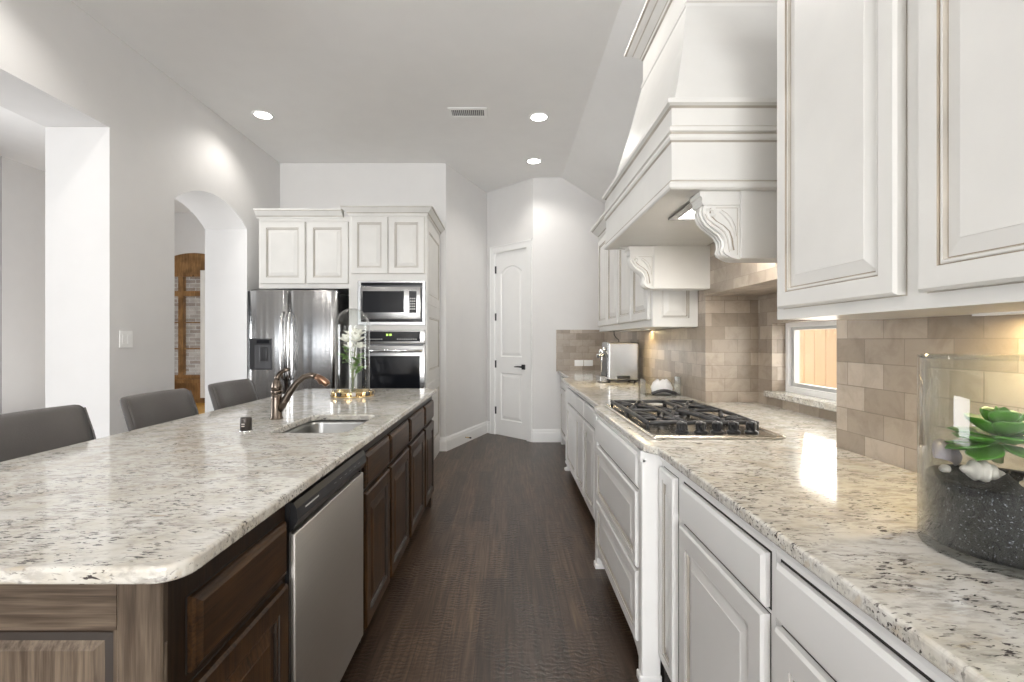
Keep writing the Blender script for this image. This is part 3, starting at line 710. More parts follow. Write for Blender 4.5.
# microwave
def fx(u): return (u-507)*4.655/477
def fz(v): return 1.30-(v-340)*4.655/477
mw = thing('microwave', 'built-in stainless steel microwave above the wall oven', 'microwave', (-1.128, 4.7, 1.48))
MB().box(-1.42, -.835, 4.70, 5.15, 1.485, 1.855).build('body', 'dark_steel', mw)
m = MB(); slab([[(-1.462, 1.447), (-.800, 1.447), (-.800, 1.878), (-1.462, 1.878)], [(-1.428, 1.478), (-1.428, 1.860), (-.828, 1.860), (-.828, 1.478)]], F, 0.001, .016, .003, mb=m)
m.build('trim_kit', 'steel', mw)
for z0, z1 in ((1.835, 1.860), (1.478, 1.500)):
    m = MB(); m.fbox(F, -1.428, -.828, z0, z1, -.008, .004); m.build('vent_slot', 'black_glass', mw)
m = MB(); m.fbox(F, -1.432, -.842, 1.503, 1.822, -.02, .024, 0, .006, 2); dor = m.build('door', 'steel', mw)
m = MB(); m.fbox(F, fx(362.5), fx(404), fz(312.5), fz(291), .020, .026, 0, .002); m.build('window', 'black_glass', mw)
m = MB(); m.fbox(F, fx(409), fx(416.5), fz(313), fz(291), .020, .026, 0, .002); pn = m.build('control_panel', 'black_glass', mw)
m = MB()
for r in range(5):
    for c in range(3): m.fbox(F, fx(410+c*2), fx(411.2+c*2), fz(309.5-r*2.6), fz(308.4-r*2.6), .026, .0268)
m.build('key_print', 'vent_grey', pn)
# wall oven
ov = thing('wall_oven', 'built-in stainless steel wall oven with black glass door below the microwave', 'oven', (-1.128, 4.7, .70))
MB().box(-1.42, -.835, 4.71, 5.25, .71, 1.375).build('body', 'dark_steel', ov)
m = MB(); m.fbox(F, -1.462, -.800, 1.262, 1.398, .001, .022, 0, .004, 2); m.build('panel_frame', 'steel', ov)
m = MB(); m.fbox(F, fx(362), fx(420), fz(341.5), fz(331.5), .020, .025, 0, .001); pn = m.build('control_panel', 'black_glass', ov)
m = MB()
for k in range(5):
    if k != 2: m.fbox(F, fx(386.3+k*1.1), fx(387+k*1.1), fz(335.8), fz(333.8), .025, .0256)
m.build('display', 'display_green', pn)
m = MB()
for k in range(9): m.fbox(F, fx(397+k*2.3), fx(398.3+k*2.3), fz(339.5), fz(338.8), .025, .0256); m.fbox(F, fx(366+k*1.9), fx(367+k*1.9), fz(339.5), fz(338.8), .025, .0256)
m.build('key_print', 'vent_grey', pn)
m = MB(); m.fbox(F, -1.462, -.800, .665, 1.246, .001, .030, 0, .005, 2); dor = m.build('door', 'steel', ov)
m = MB(); m.fbox(F, fx(362), fx(420), .80, fz(355.8), .028, .033, 0, .002); m.build('window', 'black_glass', ov)
m = MB(); zz = fz(350.5); xa, xb = fx(361), fx(423)
m.tube([F(xa, zz, .068), F((xa+xb)/2, zz, .078), F(xb, zz, .068)], .013, 12); m.tube([F(xa+.025, zz, .028), F(xa+.025, zz, .072)], .009); m.tube([F(xb-.025, zz, .028), F(xb-.025, zz, .072)], .009)
m.build('handle', 'chrome', ov)
# refrigerator
rf = thing('refrigerator', 'stainless steel french-door refrigerator with water dispenser', 'refrigerator', (-2.03, 4.9, 0))
RX0, RX1, RY = -2.452, -1.612, 4.50
MB().box(RX0+.008, RX1-.008, RY+.075, 5.38, .03, 1.752, bev=.004).build('body', 'dark_steel', rf)
F = facing_cam(RY)
def fdoor(a0, a1, z0, z1, hole=None):
    m = MB(); n = 8
    def sec(z, ins): return [F(a, z, c) for a, c in [(a0+ins, -.07), (a1-ins, -.07)]+[(a1-ins-(a1-a0-2*ins)*k/n, -.012+.012*(1-abs(2*k/n-1)**3)-ins*.6) for k in range(n+1)]]
    m.loft([sec(z0, .006), sec(z0+.006, 0), sec(z1-.008, 0), sec(z1, .008)], 0, True); return m
sx = -2.07
fdoor(RX0, sx-.003, .70, 1.77).build('door', 'steel_fridge', rf); fdoor(sx+.003, RX1, .70, 1.77).build('door', 'steel_fridge', rf)
fdoor(RX0, RX1, .06, .685).build('freezer_drawer', 'steel_fridge', rf)
for hxx in (sx-.034, sx+.034):
    m = MB(); m.tube([F(hxx, .93, .0), F(hxx, .945, .035), F(hxx, 1.0, .050), F(hxx, 1.25, .058), F(hxx, 1.49, .050), F(hxx, 1.545, .035), F(hxx, 1.56, 0)], [.012, .013, .0135, .0135, .0135, .013, .012], 12); m.build('handle', 'chrome', rf)
m = MB(); m.tube([F(RX0+.07, .62, 0), F(RX0+.08, .62, .045), F(-2.03, .62, .055), F(RX1-.08, .62, .045), F(RX1-.07, .62, 0)], .012, 10); m.build('drawer_handle', 'chrome', rf)
def gx(u): return (u-507)*4.5/477
def gz(v): return 1.30-(v-340)*4.5/477
m = MB(); slab([[(gx(249.8), gz(369.7)), (gx(272), gz(369.7)), (gx(272), gz(338.6)), (gx(249.8), gz(338.6))]], F, -.005, .006, .002, mb=m); dsp = m.build('dispenser', 'black_plastic', rf)
m = MB(); m.fbox(F, gx(255), gx(271), gz(368.5), gz(345), .005, .0075, 0, .001); m.build('alcove', 'dark_steel', dsp)
m = MB(); m.fbox(F, gx(257), gx(269.5), gz(343.5), gz(340), .005, .008); m.build('screen', 'black_glass', dsp)
m = MB(); m.fbox(F, gx(260), gx(268), gz(361), gz(347), .0075, .014, 0, .004, 2); m.build('paddle', 'black_plastic', dsp)
for hxx in (RX0+.06, RX1-.06): m = MB(); m.box(hxx-.03, hxx+.03, RY+.01, RY+.16, 1.753, 1.775, bev=.004); m.build('hinge_cover', 'dark_steel', rf)

# ================================================================== RIGHT RUN : BASE CABINETS AND WORKTOP
WT = [(.541, .40), (.541, 1.715), (.505, 1.765), (.505, 2.775), (.541, 2.815), (.552, 4.82), (.645, 4.93), (.645, 6.068), (1.236, 6.068), (1.236, 2.976), (1.566, 2.976), (1.566, 1.741), (1.196, 1.741), (1.196, .40)][::-1]
tag(slab([WT], FLAT, ZC, CT, .007).build('cooktop_worktop', 'granite_right', loc=(.87, 3.2, ZC)), 'long speckled granite worktop along the tiled wall, holding the gas cooktop', 'worktop')
MOULD = lambda f: [(f, .846), (f-.008, .850), (f-.010, .862), (f-.018, .872), (f-.020, ZC-.001), (f, ZC-.001)]
def base_cab(label, y0, y1, f, cells, back=1.19, sides=()):
    t = thing('base_cabinet', label, 'cabinet', ((f+back)/2, (y0+y1)/2, 0), 'white base cabinets along the tiled wall')
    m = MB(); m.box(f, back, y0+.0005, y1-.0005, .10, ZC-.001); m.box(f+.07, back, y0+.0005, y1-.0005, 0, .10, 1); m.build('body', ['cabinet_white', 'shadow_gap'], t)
    m = MB(); m.prism(MOULD(f), lambda p, q, d: (p, d, q), y0, y1); m.build('moulding', 'cabinet_white', t)
    Fm = facing_left(f)
    for kind, a, b, z0, z1 in cells:
        m = MB(); gapped(m, Fm, -b, -a, z0, z1, .005 if kind == 'drawer' else .002)
        m.panel(Fm, -b, -a, z0, z1, drawer_prof() if kind == 'drawer' else door_prof(.056) if kind == 'door' else door_prof(.036))
        m.build('drawer' if kind in ('drawer', 'deep_drawer') else 'door', ['cabinet_white', 'glaze_white', 'glaze_pale', 'shadow_gap'], t)
    return t
def foot(t, y, f, d=1):
    m = MB(); m.prism([(f+.004, .10), (f-.004, .085), (f-.004, .07), (f+.012, .05), (f+.010, .025), (f-.014, .018), (f-.014, 0), (f+.05, 0), (f+.05, .10)], lambda p, q, e: (p, e, q), y, y+.055*d)
    m.build('foot', 'cabinet_white', t)
base_cab('white base cabinet under the glass terrarium, nearest the camera', .40, 1.035, .585, [('drawer', .46, 1.012, .708, .828), ('door', .46, 1.012, .12, .692)])
base_cab('white base cabinet with one drawer over one door, second from the camera', 1.036, 1.605, .585, [('drawer', 1.058, 1.570, .708, .828), ('door', 1.058, 1.570, .12, .692)])
base_cab('narrow white base cabinet with a tall slim panel right beside the cooktop drawers', 1.606, 1.795, .585, [('slim', 1.625, 1.775, .12, .828)])
cb = base_cab('white cabinet of three wide drawers standing proud under the gas cooktop', 1.796, 2.755, .522, [('drawer', 1.862, 2.685, .728, .858), ('deep_drawer', 1.862, 2.685, .412, .708), ('deep_drawer', 1.862, 2.685, .125, .398)])
for y0, y1 in ((1.797, 1.845), (2.702, 2.754)):
    m = MB(); m.box(.508, .580, y0, y1, .03, .862, bev=.004); m.box(.500, .585, y0, y1, .0, .032, bev=.004); m.box(.503, .582, y0, y1, .840, ZC-.001); m.build('post', 'cabinet_white', cb)
m = MB(); m.prism([(-1.845, .125), (-2.702, .125), (-2.702, .06), (-2.66, .085), (-2.6, .10), (-1.95, .10), (-1.885, .085), (-1.845, .06)], lambda p, q, d: (d, -p, q), .512, .530); m.build('apron', 'cabinet_white', cb)
c = base_cab('white base cabinet just beyond the cooktop, with one door visible', 2.756, 3.555, .590, [('drawer', 2.79, 3.10, .720, .840), ('drawer', 3.13, 3.535, .720, .840), ('door', 2.79, 3.10, .12, .70), ('door', 3.13, 3.535, .12, .70)])
c = base_cab('white base cabinet with two drawers and two doors in front of the espresso machine', 3.556, 4.82, .590, [('drawer', 3.575, 3.965, .720, .840), ('drawer', 3.985, 4.56, .720, .840), ('door', 3.575, 3.965, .12, .70), ('door', 3.985, 4.56, .12, .70)])
foot(c, 4.745, .590)
c = base_cab('white base cabinet set back at the far wall, at the end of the run', 4.821, 6.06, .690, [('drawer', 4.86, 5.40, .720, .840), ('drawer', 5.43, 5.98, .720, .840), ('door', 4.86, 5.40, .12, .70), ('door', 5.43, 5.98, .12, .70)])
foot(c, 5.93, .690); foot(c, 4.85, .69)

# gas cooktop
ck = thing('gas_cooktop', 'stainless steel gas cooktop with five black knobs and cast-iron grates', 'cooktop', (.827, 2.3, CT))
KX0, KX1, KY0, KY1 = .564, 1.088, 1.850, 2.755
m = MB(); m.loft([[(p, q, z) for p, q in rrect(KX0+i, KX1-i, KY0+i, KY1-i, .012)] for i, z in ((.004, CT+.0005), (0, CT+.003), (0, CT+.009), (.008, CT+.013), (.025, CT+.013), (.030, CT+.010))], 0, False); m.build('plate', 'steel_cooktop', ck)
PZ = CT+.010
for kx in (.709, .786, .853, .919, .991):
    m = MB(); m.lathe([(0, 0), (.027, 0), (.027, .005), (.021, .009), (.014, .014), (.013, .030), (.020, .034), (.019, .042), (0, .043)], (kx, 1.935, PZ), 24); m.box(kx-.0065, kx+.0065, 1.908, 1.962, PZ+.012, PZ+.046, bev=.004); m.box(kx-.022, kx+.022, 1.929, 1.941, PZ+.012, PZ+.038, bev=.004); kn = m.build('knob', 'black_plastic', ck)
    m = MB(); m.box(kx-.0012, kx+.0012, 1.912, 1.934, PZ+.0455, PZ+.047); m.build('mark', 'vent_grey', kn)
BUR = [(.685, 2.14, .040), (.685, 2.56, .034), (.965, 2.14, .034), (.965, 2.56, .040), (.826, 2.36, .052)]
for bx, by, br in BUR:
    m = MB(); m.lathe([(0, 0), (br*1.15, 0), (br*1.1, .008), (br*.95, .014), (0, .014)], (bx, by, PZ), 24); bb = m.build('burner', 'dark_steel', ck)
    m = MB(); m.lathe([(0, .014), (br*.92, .014), (br*.95, .018), (br*.85, .023), (0, .024)], (bx, by, PZ), 24); m.build('burner_cap', 'cast_iron', bb)
for g0, g1, cs_ in ((.598, .752, [BUR[0], BUR[1]]), (.757, .895, [BUR[4]]), (.900, 1.058, [BUR[2], BUR[3]])):
    m = MB(); y0, y1 = 2.02, 2.715; zt = PZ+.023
    def bar(p, q, w_=.0085):
        p = Vector((p[0], p[1], zt)); q = Vector((q[0], q[1], zt)); m.tube([p, p.lerp(q, .3)+Vector((0, 0, .004)), p.lerp(q, .7)+Vector((0, 0, .004)), q], w_, 6)
    for a, b in (((g0, y0), (g1, y0)), ((g1, y0), (g1, y1)), ((g1, y1), (g0, y1)), ((g0, y1), (g0, y0))): bar(a, b, .0095)
    ym = (y0+y1)/2; xm = (g0+g1)/2
    if len(cs_) == 2: bar((g0, ym), (g1, ym))
    for bx, by, br in cs_:
        for k in range(8):
            a = 2*PI*k/8+.39; dx, dy = math.cos(a), math.sin(a)
            t1 = min([((g1 if dx > 0 else g0)-bx)/dx if abs(dx) > .05 else 9, ((y1 if dy > 0 else y0)-by)/dy if abs(dy) > .05 else 9, .20])
            bar((bx+dx*.022, by+dy*.022), (bx+dx*t1, by+dy*t1))
    for px in (g0, g1):
        for py in (y0, ym, y1):
            m.tube([(px, py, PZ), (px, py, zt)], [.009, .007], 6)
            m.lathe([(0, .0), (.010, .0), (.009, .008), (0, .012)], (px, py, zt), 8)
    m.build('grate', 'cast_iron', ck)

# ================================================================== UPPER CABINETS
CROWN2 = lambda z: [(-.03, z), (.004, z), (.008, z+.010), (.008, z+.028), (.016, z+.034), (.030, z+.050), (.052, z+.074), (.062, z+.084), (.064, z+.094), (.080, z+.100), (.080, z+.120), (-.03, z+.120)]
CROWN2M = [0, 0, 0, 1, 0, 0, 0, 1, 0, 0, 0]
un = thing('upper_cabinet', 'large cream upper cabinet with raised-panel doors beside the range hood, nearest the camera', 'cabinet', (1.03, .96, 1.365), 'cream upper cabinets on the tiled wall')
MB().box(.867, 1.197, .38, 1.53, 1.365, 2.44).build('body', 'cabinet_cream', un)
F = facing_left(.867)
for a, b in ((1.035, 1.491), (.50, .981)):
    m = MB(); gapped(m, F, -b, -a, 1.398, 2.395, .002); m.panel(F, -b, -a, 1.398, 2.395, door_prof(.047, .026)); m.build('door', ['cabinet_cream', 'glaze', 'glaze_pale', 'glaze_pale'], un)
m = MB(); m.sweep([(1.197, 1.53), (.862, 1.53), (.862, .38)], CROWN2(2.43), -1, mats=CROWN2M); m.build('crown', ['cabinet_cream', 'glaze_pale'], un)
m = MB()
for k in range(24):
    t_ = .866+.32*k/23; m.tube([(t_-.009, 1.541, 2.432), (t_, 1.546, 2.441), (t_+.009, 1.541, 2.450)], [.003, .0075, .003], 8)
for k in range(70):
    t_ = .40+1.12*k/69; m.tube([(.851, t_-.009, 2.432), (.846, t_, 2.441), (.851, t_+.009, 2.450)], [.003, .0075, .003], 8)
m.build('rope_moulding_print', ['cabinet_cream'], un)
uf = thing('upper_cabinet', 'cream upper cabinet of four narrow doors beyond the range hood, above the espresso machine', 'cabinet', (1.09, 3.98, 1.385), 'cream upper cabinets on the tiled wall')
MB().box(.942, 1.237, 3.10, 4.86, 1.385, 2.33).build('body', 'cabinet_cream', uf)
F = facing_left(.942)
for a, b in ((3.13, 3.535), (3.555, 3.96), (3.99, 4.395), (4.415, 4.83)):
    m = MB(); gapped(m, F, -b, -a, 1.435, 2.29, .002); m.panel(F, -b, -a, 1.435, 2.29, door_prof(.056)); m.build('door', ['cabinet_cream', 'glaze', 'glaze_pale', 'glaze_pale'], uf)
m = MB(); m.panel(facing_cam(3.10), .944, 1.236, 1.387, 2.33, [(0, 0, 0), (0, .012, 0), (.056, .012, 0), (.058, .004, 1), (.066, .007, 0), (.070, .001, 1), (.105, .009, 0)]); m.build('end_panel', ['cabinet_cream', 'glaze'], uf)
m = MB(); m.sweep([(1.237, 3.09), (.942, 3.09), (.942, 4.86), (1.237, 4.86)], CROWN2(2.32), 1, mats=CROWN2M); m.build('crown', ['cabinet_cream', 'glaze_pale'], uf)

# ================================================================== RANGE HOOD
rh = thing('range_hood', 'large cream wooden range hood with carved corbels above the gas cooktop', 'range hood', (.92, 2.375, 1.60))
HX, HY0, HY1, HB = .616, 1.785, 2.965, 1.862
def ring(x, y0, y1, xr=1.198): return [(xr, y0), (x, y0), (x, y1), (xr, y1)]
hp = [(-.06, HB), (.006, HB), (.012, HB+.006), (.012, HB+.022), (.004, HB+.030), (.004, HB+.036), (0, HB+.040), (0, 2.040), (.006, 2.046), (.010, 2.054), (.010, 2.066), (.003, 2.070), (.003, 2.076), (.010, 2.080), (.010, 2.096), (.002, 2.102), (0, 2.106), (0, 2.168), (.008, 2.174), (.020, 2.180), (.020, 2.197), (-.01, 2.199), (-.06, 2.199)]
hm = [0, 0, 0, 0, 1, 0, 0, 1, 0, 0, 1, 1, 0, 0, 1, 0, 0, 1, 0, 0, 0, 0]
m = MB(); m.sweep(ring(HX, HY0, HY1), hp, 1, mats=hm); m.build('hood_band', ['cabinet_cream', 'glaze_pale'], rh)
m = MB(); slab([[(HX+.005, HY0+.005), (1.198, HY0+.005), (1.198, HY1-.005), (HX+.005, HY1-.005)], [(.78, 1.925), (.78, 2.195), (1.10, 2.195), (1.10, 1.925)]], FLAT, HB+.004, HB+.03, mb=m); m.build('underside', 'cabinet_cream', rh)
m = MB(); slab([[(.748, 1.90), (1.13, 1.90), (1.13, 2.215), (.748, 2.215)], [(.785, 1.93), (.785, 2.19), (1.095, 2.19), (1.095, 1.93)]], FLAT, HB-.006, HB+.004, mb=m); li = m.build('light_frame', 'steel', rh)
MB().box(.786, 1.094, 1.931, 2.189, HB+.012, HB+.02).build('light_diffuser', 'lamp_white', li)
TZ = 2.75
def body(z, x, i): return [(p, q, z) for p, q in ring(x, HY0+i, HY1-i)]
m = MB(); m.loft([body(2.199-.03, HX+.015, .015), body(2.199, HX+.015, .02), body(2.30, HX+.047, .065), body(2.50, HX+.100, .155), body(TZ, HX+.155, .262)], 0, False); m.build('tapered_body', 'cabinet_cream', rh)
fz0 = HX+.155
up = [(-.06, TZ-.03), (.004, TZ-.03), (.010, TZ-.022), (.010, TZ-.008), (.003, TZ), (0, TZ+.004), (0, 2.880), (.008, 2.886), (.012, 2.896), (.016, 2.900), (.030, 2.912), (.045, 2.928), (.050, 2.934), (.060, 2.938), (.075, 2.952), (.085, 2.956), (.085, 2.975), (-.06, 2.975)]
um = [0, 0, 0, 1, 0, 0, 1, 0, 1, 0, 0, 1, 0, 0, 1, 0, 0]
m = MB(); m.sweep(ring(fz0, HY0+.262, HY1-.262), up, 1, mats=um); m.build('crown', ['cabinet_cream', 'glaze_pale'], rh)
MB().box(fz0+.02, 1.198, HY0+.29, HY1-.29, TZ+.001, 2.97).build('frieze', 'cabinet_cream', rh)
def corbel(y0, y1):
    px = .88
    MB().box(px, 1.198 if y0 < 2 else 1.236, y0-.006, y1+.006, 1.607, HB+.003, bev=.002).build('pier', 'cabinet_cream', rh)
    pts = [(.135, -.052), (.140, -.075), (.134, -.098), (.118, -.122), (.092, -.142), (.068, -.160), (.055, -.182), (.053, -.204), (.060, -.222), (.054, -.234), (.036, -.246), (.015, -.254), (0, -.256), (0, -.052)]
    m = MB(); m.prism([(px-a, HB+b) for a, b in pts], lambda p, q, d: (p, d, q), y0+.006, y1-.006, 0, False)
    cb_ = m.build('corbel', ['cabinet_cream', 'glaze_pale'], rh)
    m = MB(); cap = [(0, 0), (.152, 0), (.152, -.018), (.146, -.022), (.142, -.034), (.146, -.038), (.140, -.052), (0, -.052)]
    m.prism([(px-a, HB+b) for a, b in cap], lambda p, q, d: (p, d, q), y0, y1); m.build('corbel_cap', 'cabinet_cream', cb_)
    # carved relief on the side and front
    m = MB(); g = MB(); ys = y0+.0055
    inner = [(.118, -.066), (.121, -.082), (.113, -.100), (.094, -.118), (.068, -.134), (.047, -.154), (.037, -.18), (.034, -.205), (.030, -.225)]
    m.tube([(px-a, ys, HB+b) for a, b in inner], [.007, .007, .007, .007, .007, .007, .006, .005, .003], 8)
    g.tube([(px-a+.009, ys+.002, HB+b+.003) for a, b in inner], .0035, 6); g.tube([(px-a-.008, ys+.002, HB+b-.004) for a, b in inner[1:]], .002, 6)
    sc = [(.104+.019*math.cos(t/2.0)*(1-t/15), -.084+.019*math.sin(t/2.0)*(1-t/15)) for t in range(0, 14)]
    m.tube([(px-a, ys, HB+b) for a, b in sc], [.005]*13+[.003], 8)
    lf = [(.075, -.075), (.055, -.088), (.036, -.108), (.022, -.14), (.018, -.175)]
    m.tube([(px-a, ys+.001, HB+b) for a, b in lf], [.004, .008, .009, .006, .002], 8); g.tube([(px-a+.007, ys+.002, HB+b+.006) for a, b in lf], .002, 6)
    g.tube([(px-.008, ys+.002, HB-.062), (px-.008, ys+.002, HB-.24)], .002, 6); g.tube([(px-.010, ys+.002, HB-.062), (px-.09, ys+.002, HB-.062)], .002, 6)
    for yy in (y0+.026, (y0+y1)/2, y1-.026): m.tube([(px-a-.001, yy, HB+b) for a, b in pts[:11]], .006, 8)
    m.build('carving_print', 'cabinet_cream', cb_); g.build('glaze_crease', 'glaze', cb_)
corbel(1.800, 1.895); corbel(2.860, 2.955)

# ================================================================== THINGS ON THE RIGHT WORKTOP
em = thing('espresso_machine', 'boxy polished stainless espresso machine on the worktop below the upper cabinet', 'espresso machine', (1.05, 4.45, CT))
ex0, ex1, ey0, ey1 = .908, 1.195, 4.30, 4.58
m = MB(); m.loft([[(p, q, z) for p, q in rrect(ex0+i, ex1-i, ey0+i, ey1-i, .02)] for i, z in ((.006, CT+.028), (0, CT+.034), (0, CT+.352), (.004, CT+.362), (.014, CT+.366))], 0, False); m.build('body', 'steel', em)
m = MB(); m.box(ex0+.008, ex1-.006, ey0+.01, ey1-.01, CT+.018, CT+.03); m.build('base', 'black_plastic', em)
for px in (ex0+.02, ex1-.03):
    for py in (ey0+.03, ey1-.03): m = MB(); m.lathe([(0, 0), (.014, 0), (.012, .019), (0, .019)], (px, py, CT), 12); m.build('foot', 'black_plastic', em)
m = MB(); m.box(ex0+.085, ex0+.20, ey0-.008, ey0+.01, CT+.036, CT+.064, bev=.004); m.build('grip', 'black_plastic', em)
m = MB(); m.box(ex0-.062, ex0+.005, ey0+.03, ey1-.03, CT+.004, CT+.06, bev=.006); m.build('drip_tray', 'steel', em)
m = MB(); m.box(ex0-.012, ex0+.004, ey0+.02, ey1-.02, CT+.06, CT+.26, bev=.003); m.build('splash_panel', 'dark_steel', em)
m = MB(); m.tube([(ex0+.01, 4.44, CT+.275), (ex0-.05, 4.44, CT+.275)], .022, 14); m.lathe([(.024, 0), (.030, .004), (.030, .03), (.024, .034)], (ex0-.045, 4.44, CT+.225), 20); gh = m.build('group_head', 'chrome', em)
m = MB(); m.tube([(ex0-.045, 4.43, CT+.24), (ex0-.075, 4.36, CT+.235), (ex0-.085, 4.30, CT+.232)], [.010, .012, .010], 10); m.build('portafilter_handle', 'black_plastic', gh)
m = MB(); m.tube([(ex0-.005, 4.36, CT+.30), (ex0-.035, 4.36, CT+.30)], .017, 14); m.build('knob', 'chrome', em)
m = MB(); m.tube([(ex0-.02, 4.34, CT+.27), (ex0-.045, 4.335, CT+.24), (ex0-.05, 4.33, CT+.10)], .005, 8); m.build('steam_wand', 'chrome', em)
cd_ = MB(); cd_.tube([(1.02, 4.545, 1.384), (1.022, 4.55, 1.35), (1.045, 4.58, 1.325), (1.08, 4.61, 1.30), (1.09, 4.62, 1.20), (1.10, 4.62, .99), (1.07, 4.61, .92)], .0045, 8)
tag(cd_.build('power_cord', 'black_plastic', loc=(1.02, 4.55, 1.384)), 'thin black power cord dropping from the upper cabinet behind the espresso machine', 'cord')
nh = thing('napkin_holder', 'clear acrylic napkin holder with a dark strip beside the espresso machine', 'napkin holder', (1.09, 3.35, CT))
ax0, ax1, ay0, ay1 = .955, 1.205, 3.30, 3.42
MB().box(ax0, ax1, ay0, ay1, CT, CT+.006).build('base', 'acrylic', nh)
MB().box(ax0, ax0+.005, ay0, ay1, CT+.006, CT+.11).build('side', 'acrylic', nh); MB().box(ax1-.005, ax1, ay0, ay1, CT+.006, CT+.13).build('side', 'acrylic', nh); MB().box(ax0, ax1, ay1-.005, ay1, CT+.006, CT+.12).build('back', 'acrylic', nh)
m = MB(); pts = [(1.005+.17*k/8, ay0+.012, CT+.012+.022*math.sin(PI*k/8)) for k in range(9)]; m.tube(pts, .007, 8, flat=1.6); m.build('weight_bar', 'dark_steel', nh)
m = MB(); n = 18; rings = []
for z, sp_, amp in ((.0085, .055, .006), (.045, .062, .010), (.075, .05, .014), (.10, .03, .012)):
    rings.append([(1.095+sp_*1.2*math.cos(2*PI*k/n)*(1+.12*math.sin(5*2*PI*k/n)), 3.365+sp_*.55*math.sin(2*PI*k/n)+amp*math.sin(7*2*PI*k/n)*.5, CT+z+amp*math.sin(3*2*PI*k/n)) for k in range(n)])
m.loft(rings); tag(m.build('napkins', 'napkin', loc=(1.095, 3.36, CT+.008)), 'crumpled white napkins sitting inside the clear acrylic holder', 'napkins')

# terrarium
vx, vy, vr = .908, .862, .127
gv = thing('glass_vase', 'wide clear glass cylinder vase on the worktop, used as a terrarium', 'vase', (vx, vy, CT))
m = MB(); m.lathe([(vr-.02, .0), (vr-.004, 0), (vr, .006), (vr, .352), (vr-.002, .356), (vr-.005, .356), (vr-.007, .352), (vr-.007, .016), (vr-.02, .010), (0, .010)], (vx, vy, CT), 72, cap=(False, False)); m.build('cylinder', 'glass_clear', gv)
m = MB(); m.lathe([(vr-.006, .352), (vr-.001, .352), (vr+.0005, .355), (vr-.001, .358), (vr-.006, .358), (vr-.0075, .355), (vr-.006, .352)], (vx, vy, CT), 72, cap=(False, False)); m.build('rim', 'acrylic', gv)
sr = vr-.012; m = MB()
pr = [(0, .012), (sr-.006, .012), (sr, .020), (sr, .128), (sr-.002, .132)]
m.lathe(pr, (vx, vy, CT), 56)
n = 56; rg = []
for q, rr_ in enumerate((sr-.002, .085, .055, .025, .002)):
    rg.append([(vx+rr_*math.cos(2*PI*k/n), vy+rr_*math.sin(2*PI*k/n), CT+.132+.006*q*.5+(0 if q == 0 else .004*math.sin(3*2*PI*k/n+q)+.003*math.sin(7*2*PI*k/n))) for k in range(n)])
m.loft(rg, 0, True, (False, True))
sd = m.build('black_sand', 'black_sand', loc=(vx, vy, CT+.012)); tag(sd, 'speckled black sand filling the lower part of the glass vase', 'sand'); sd['kind'] = 'stuff'
TZ0 = CT+.134
def succulent(name, label, px, py, pz, sc, mats, seed, lean=(0, 0)):
    t = thing(name, label, 'succulent', (px, py, pz)); q = random.Random(seed)
    m = MB(); m.tube([(px, py, pz-.004), (px+lean[0]*.5, py+lean[1]*.5, pz+.03*sc)], [.008, .006], 8); m.build('stem', 'stem', t)
    bx, by, bz = px+lean[0]*.5, py+lean[1]*.5, pz+.022*sc
    for ringi, (cnt, el, ln, wd) in enumerate(((7, -.30, .062, .036), (7, .08, .060, .038), (6, .42, .052, .036), (5, .80, .040, .028), (3, 1.2, .026, .018))):
        for k in range(cnt):
            a = 2*PI*k/cnt+ringi*.55+q.uniform(-.15, .15); e_ = el+q.uniform(-.1, .1); l = ln*sc*q.uniform(.88, 1.12)
            m = MB(); d = Vector((math.cos(a)*math.cos(e_), math.sin(a)*math.cos(e_), math.sin(e_)))
            sdv = d.cross(Vector((0, 0, 1))).normalized(); nn = sdv.cross(d); p0 = Vector((bx, by, bz+.006*ringi*sc)); rings = []; n_ = 9
            for j in range(n_+1):
                tt = j/n_; ww = (.16+.84*math.sin(PI*min(1, tt*.97+.02)**1.8)**.7)*wd*sc/2*1.08 if j < n_ else .001; th = .0042*sc*math.sin(PI*min(.97, .12+.88*tt))+.0006
                c = p0+d*l*tt+nn*(.10*l*tt*tt)
                rings.append([c+sdv*ww*math.cos(2*PI*i/10)+nn*(th*math.sin(2*PI*i/10)+abs(math.cos(2*PI*i/10))*ww*.22) for i in range(10)])
            m.loft(rings); m.build('leaf', mats, t)
    return t
succulent('succulent', 'bright green succulent rosette on black sand in the middle of the vase', .918, .893, TZ0+.028, 1.36, 'succulent_green', 4, (-.006, -.02))
succulent('succulent', 'small blue-green succulent behind the bright green one, at the right edge of the photo', .978, .925, TZ0+.055, .55, 'succulent_edge', 9, (.0, -.01))
def conch(label, p, ang, ln, mat, tilt=.1):
    m = MB(); F3 = Matrix.Translation(p) @ Matrix.Rotation(ang, 4, 'Z') @ Matrix.Rotation(tilt, 4, 'Y'); rings = []; n = 22
    for k in range(n+1):
        t = k/n; r_ = ln*.30*(math.sin(PI*min(1, .04+t*.96))**.9)*(1.25-.9*abs(t-.35)) * (1+.16*math.sin(t*30))
        rings.append([F3 @ Vector((ln*(t-.5), r_*math.cos(2*PI*i/14)*(1+.10*math.cos(2*2*PI*i/14+t*6)), r_*.8*math.sin(2*PI*i/14))) for i in range(14)])
    m.loft(rings); return tag(m.build('seashell', mat, loc=p), label, 'seashell', 'seashells in the vase')
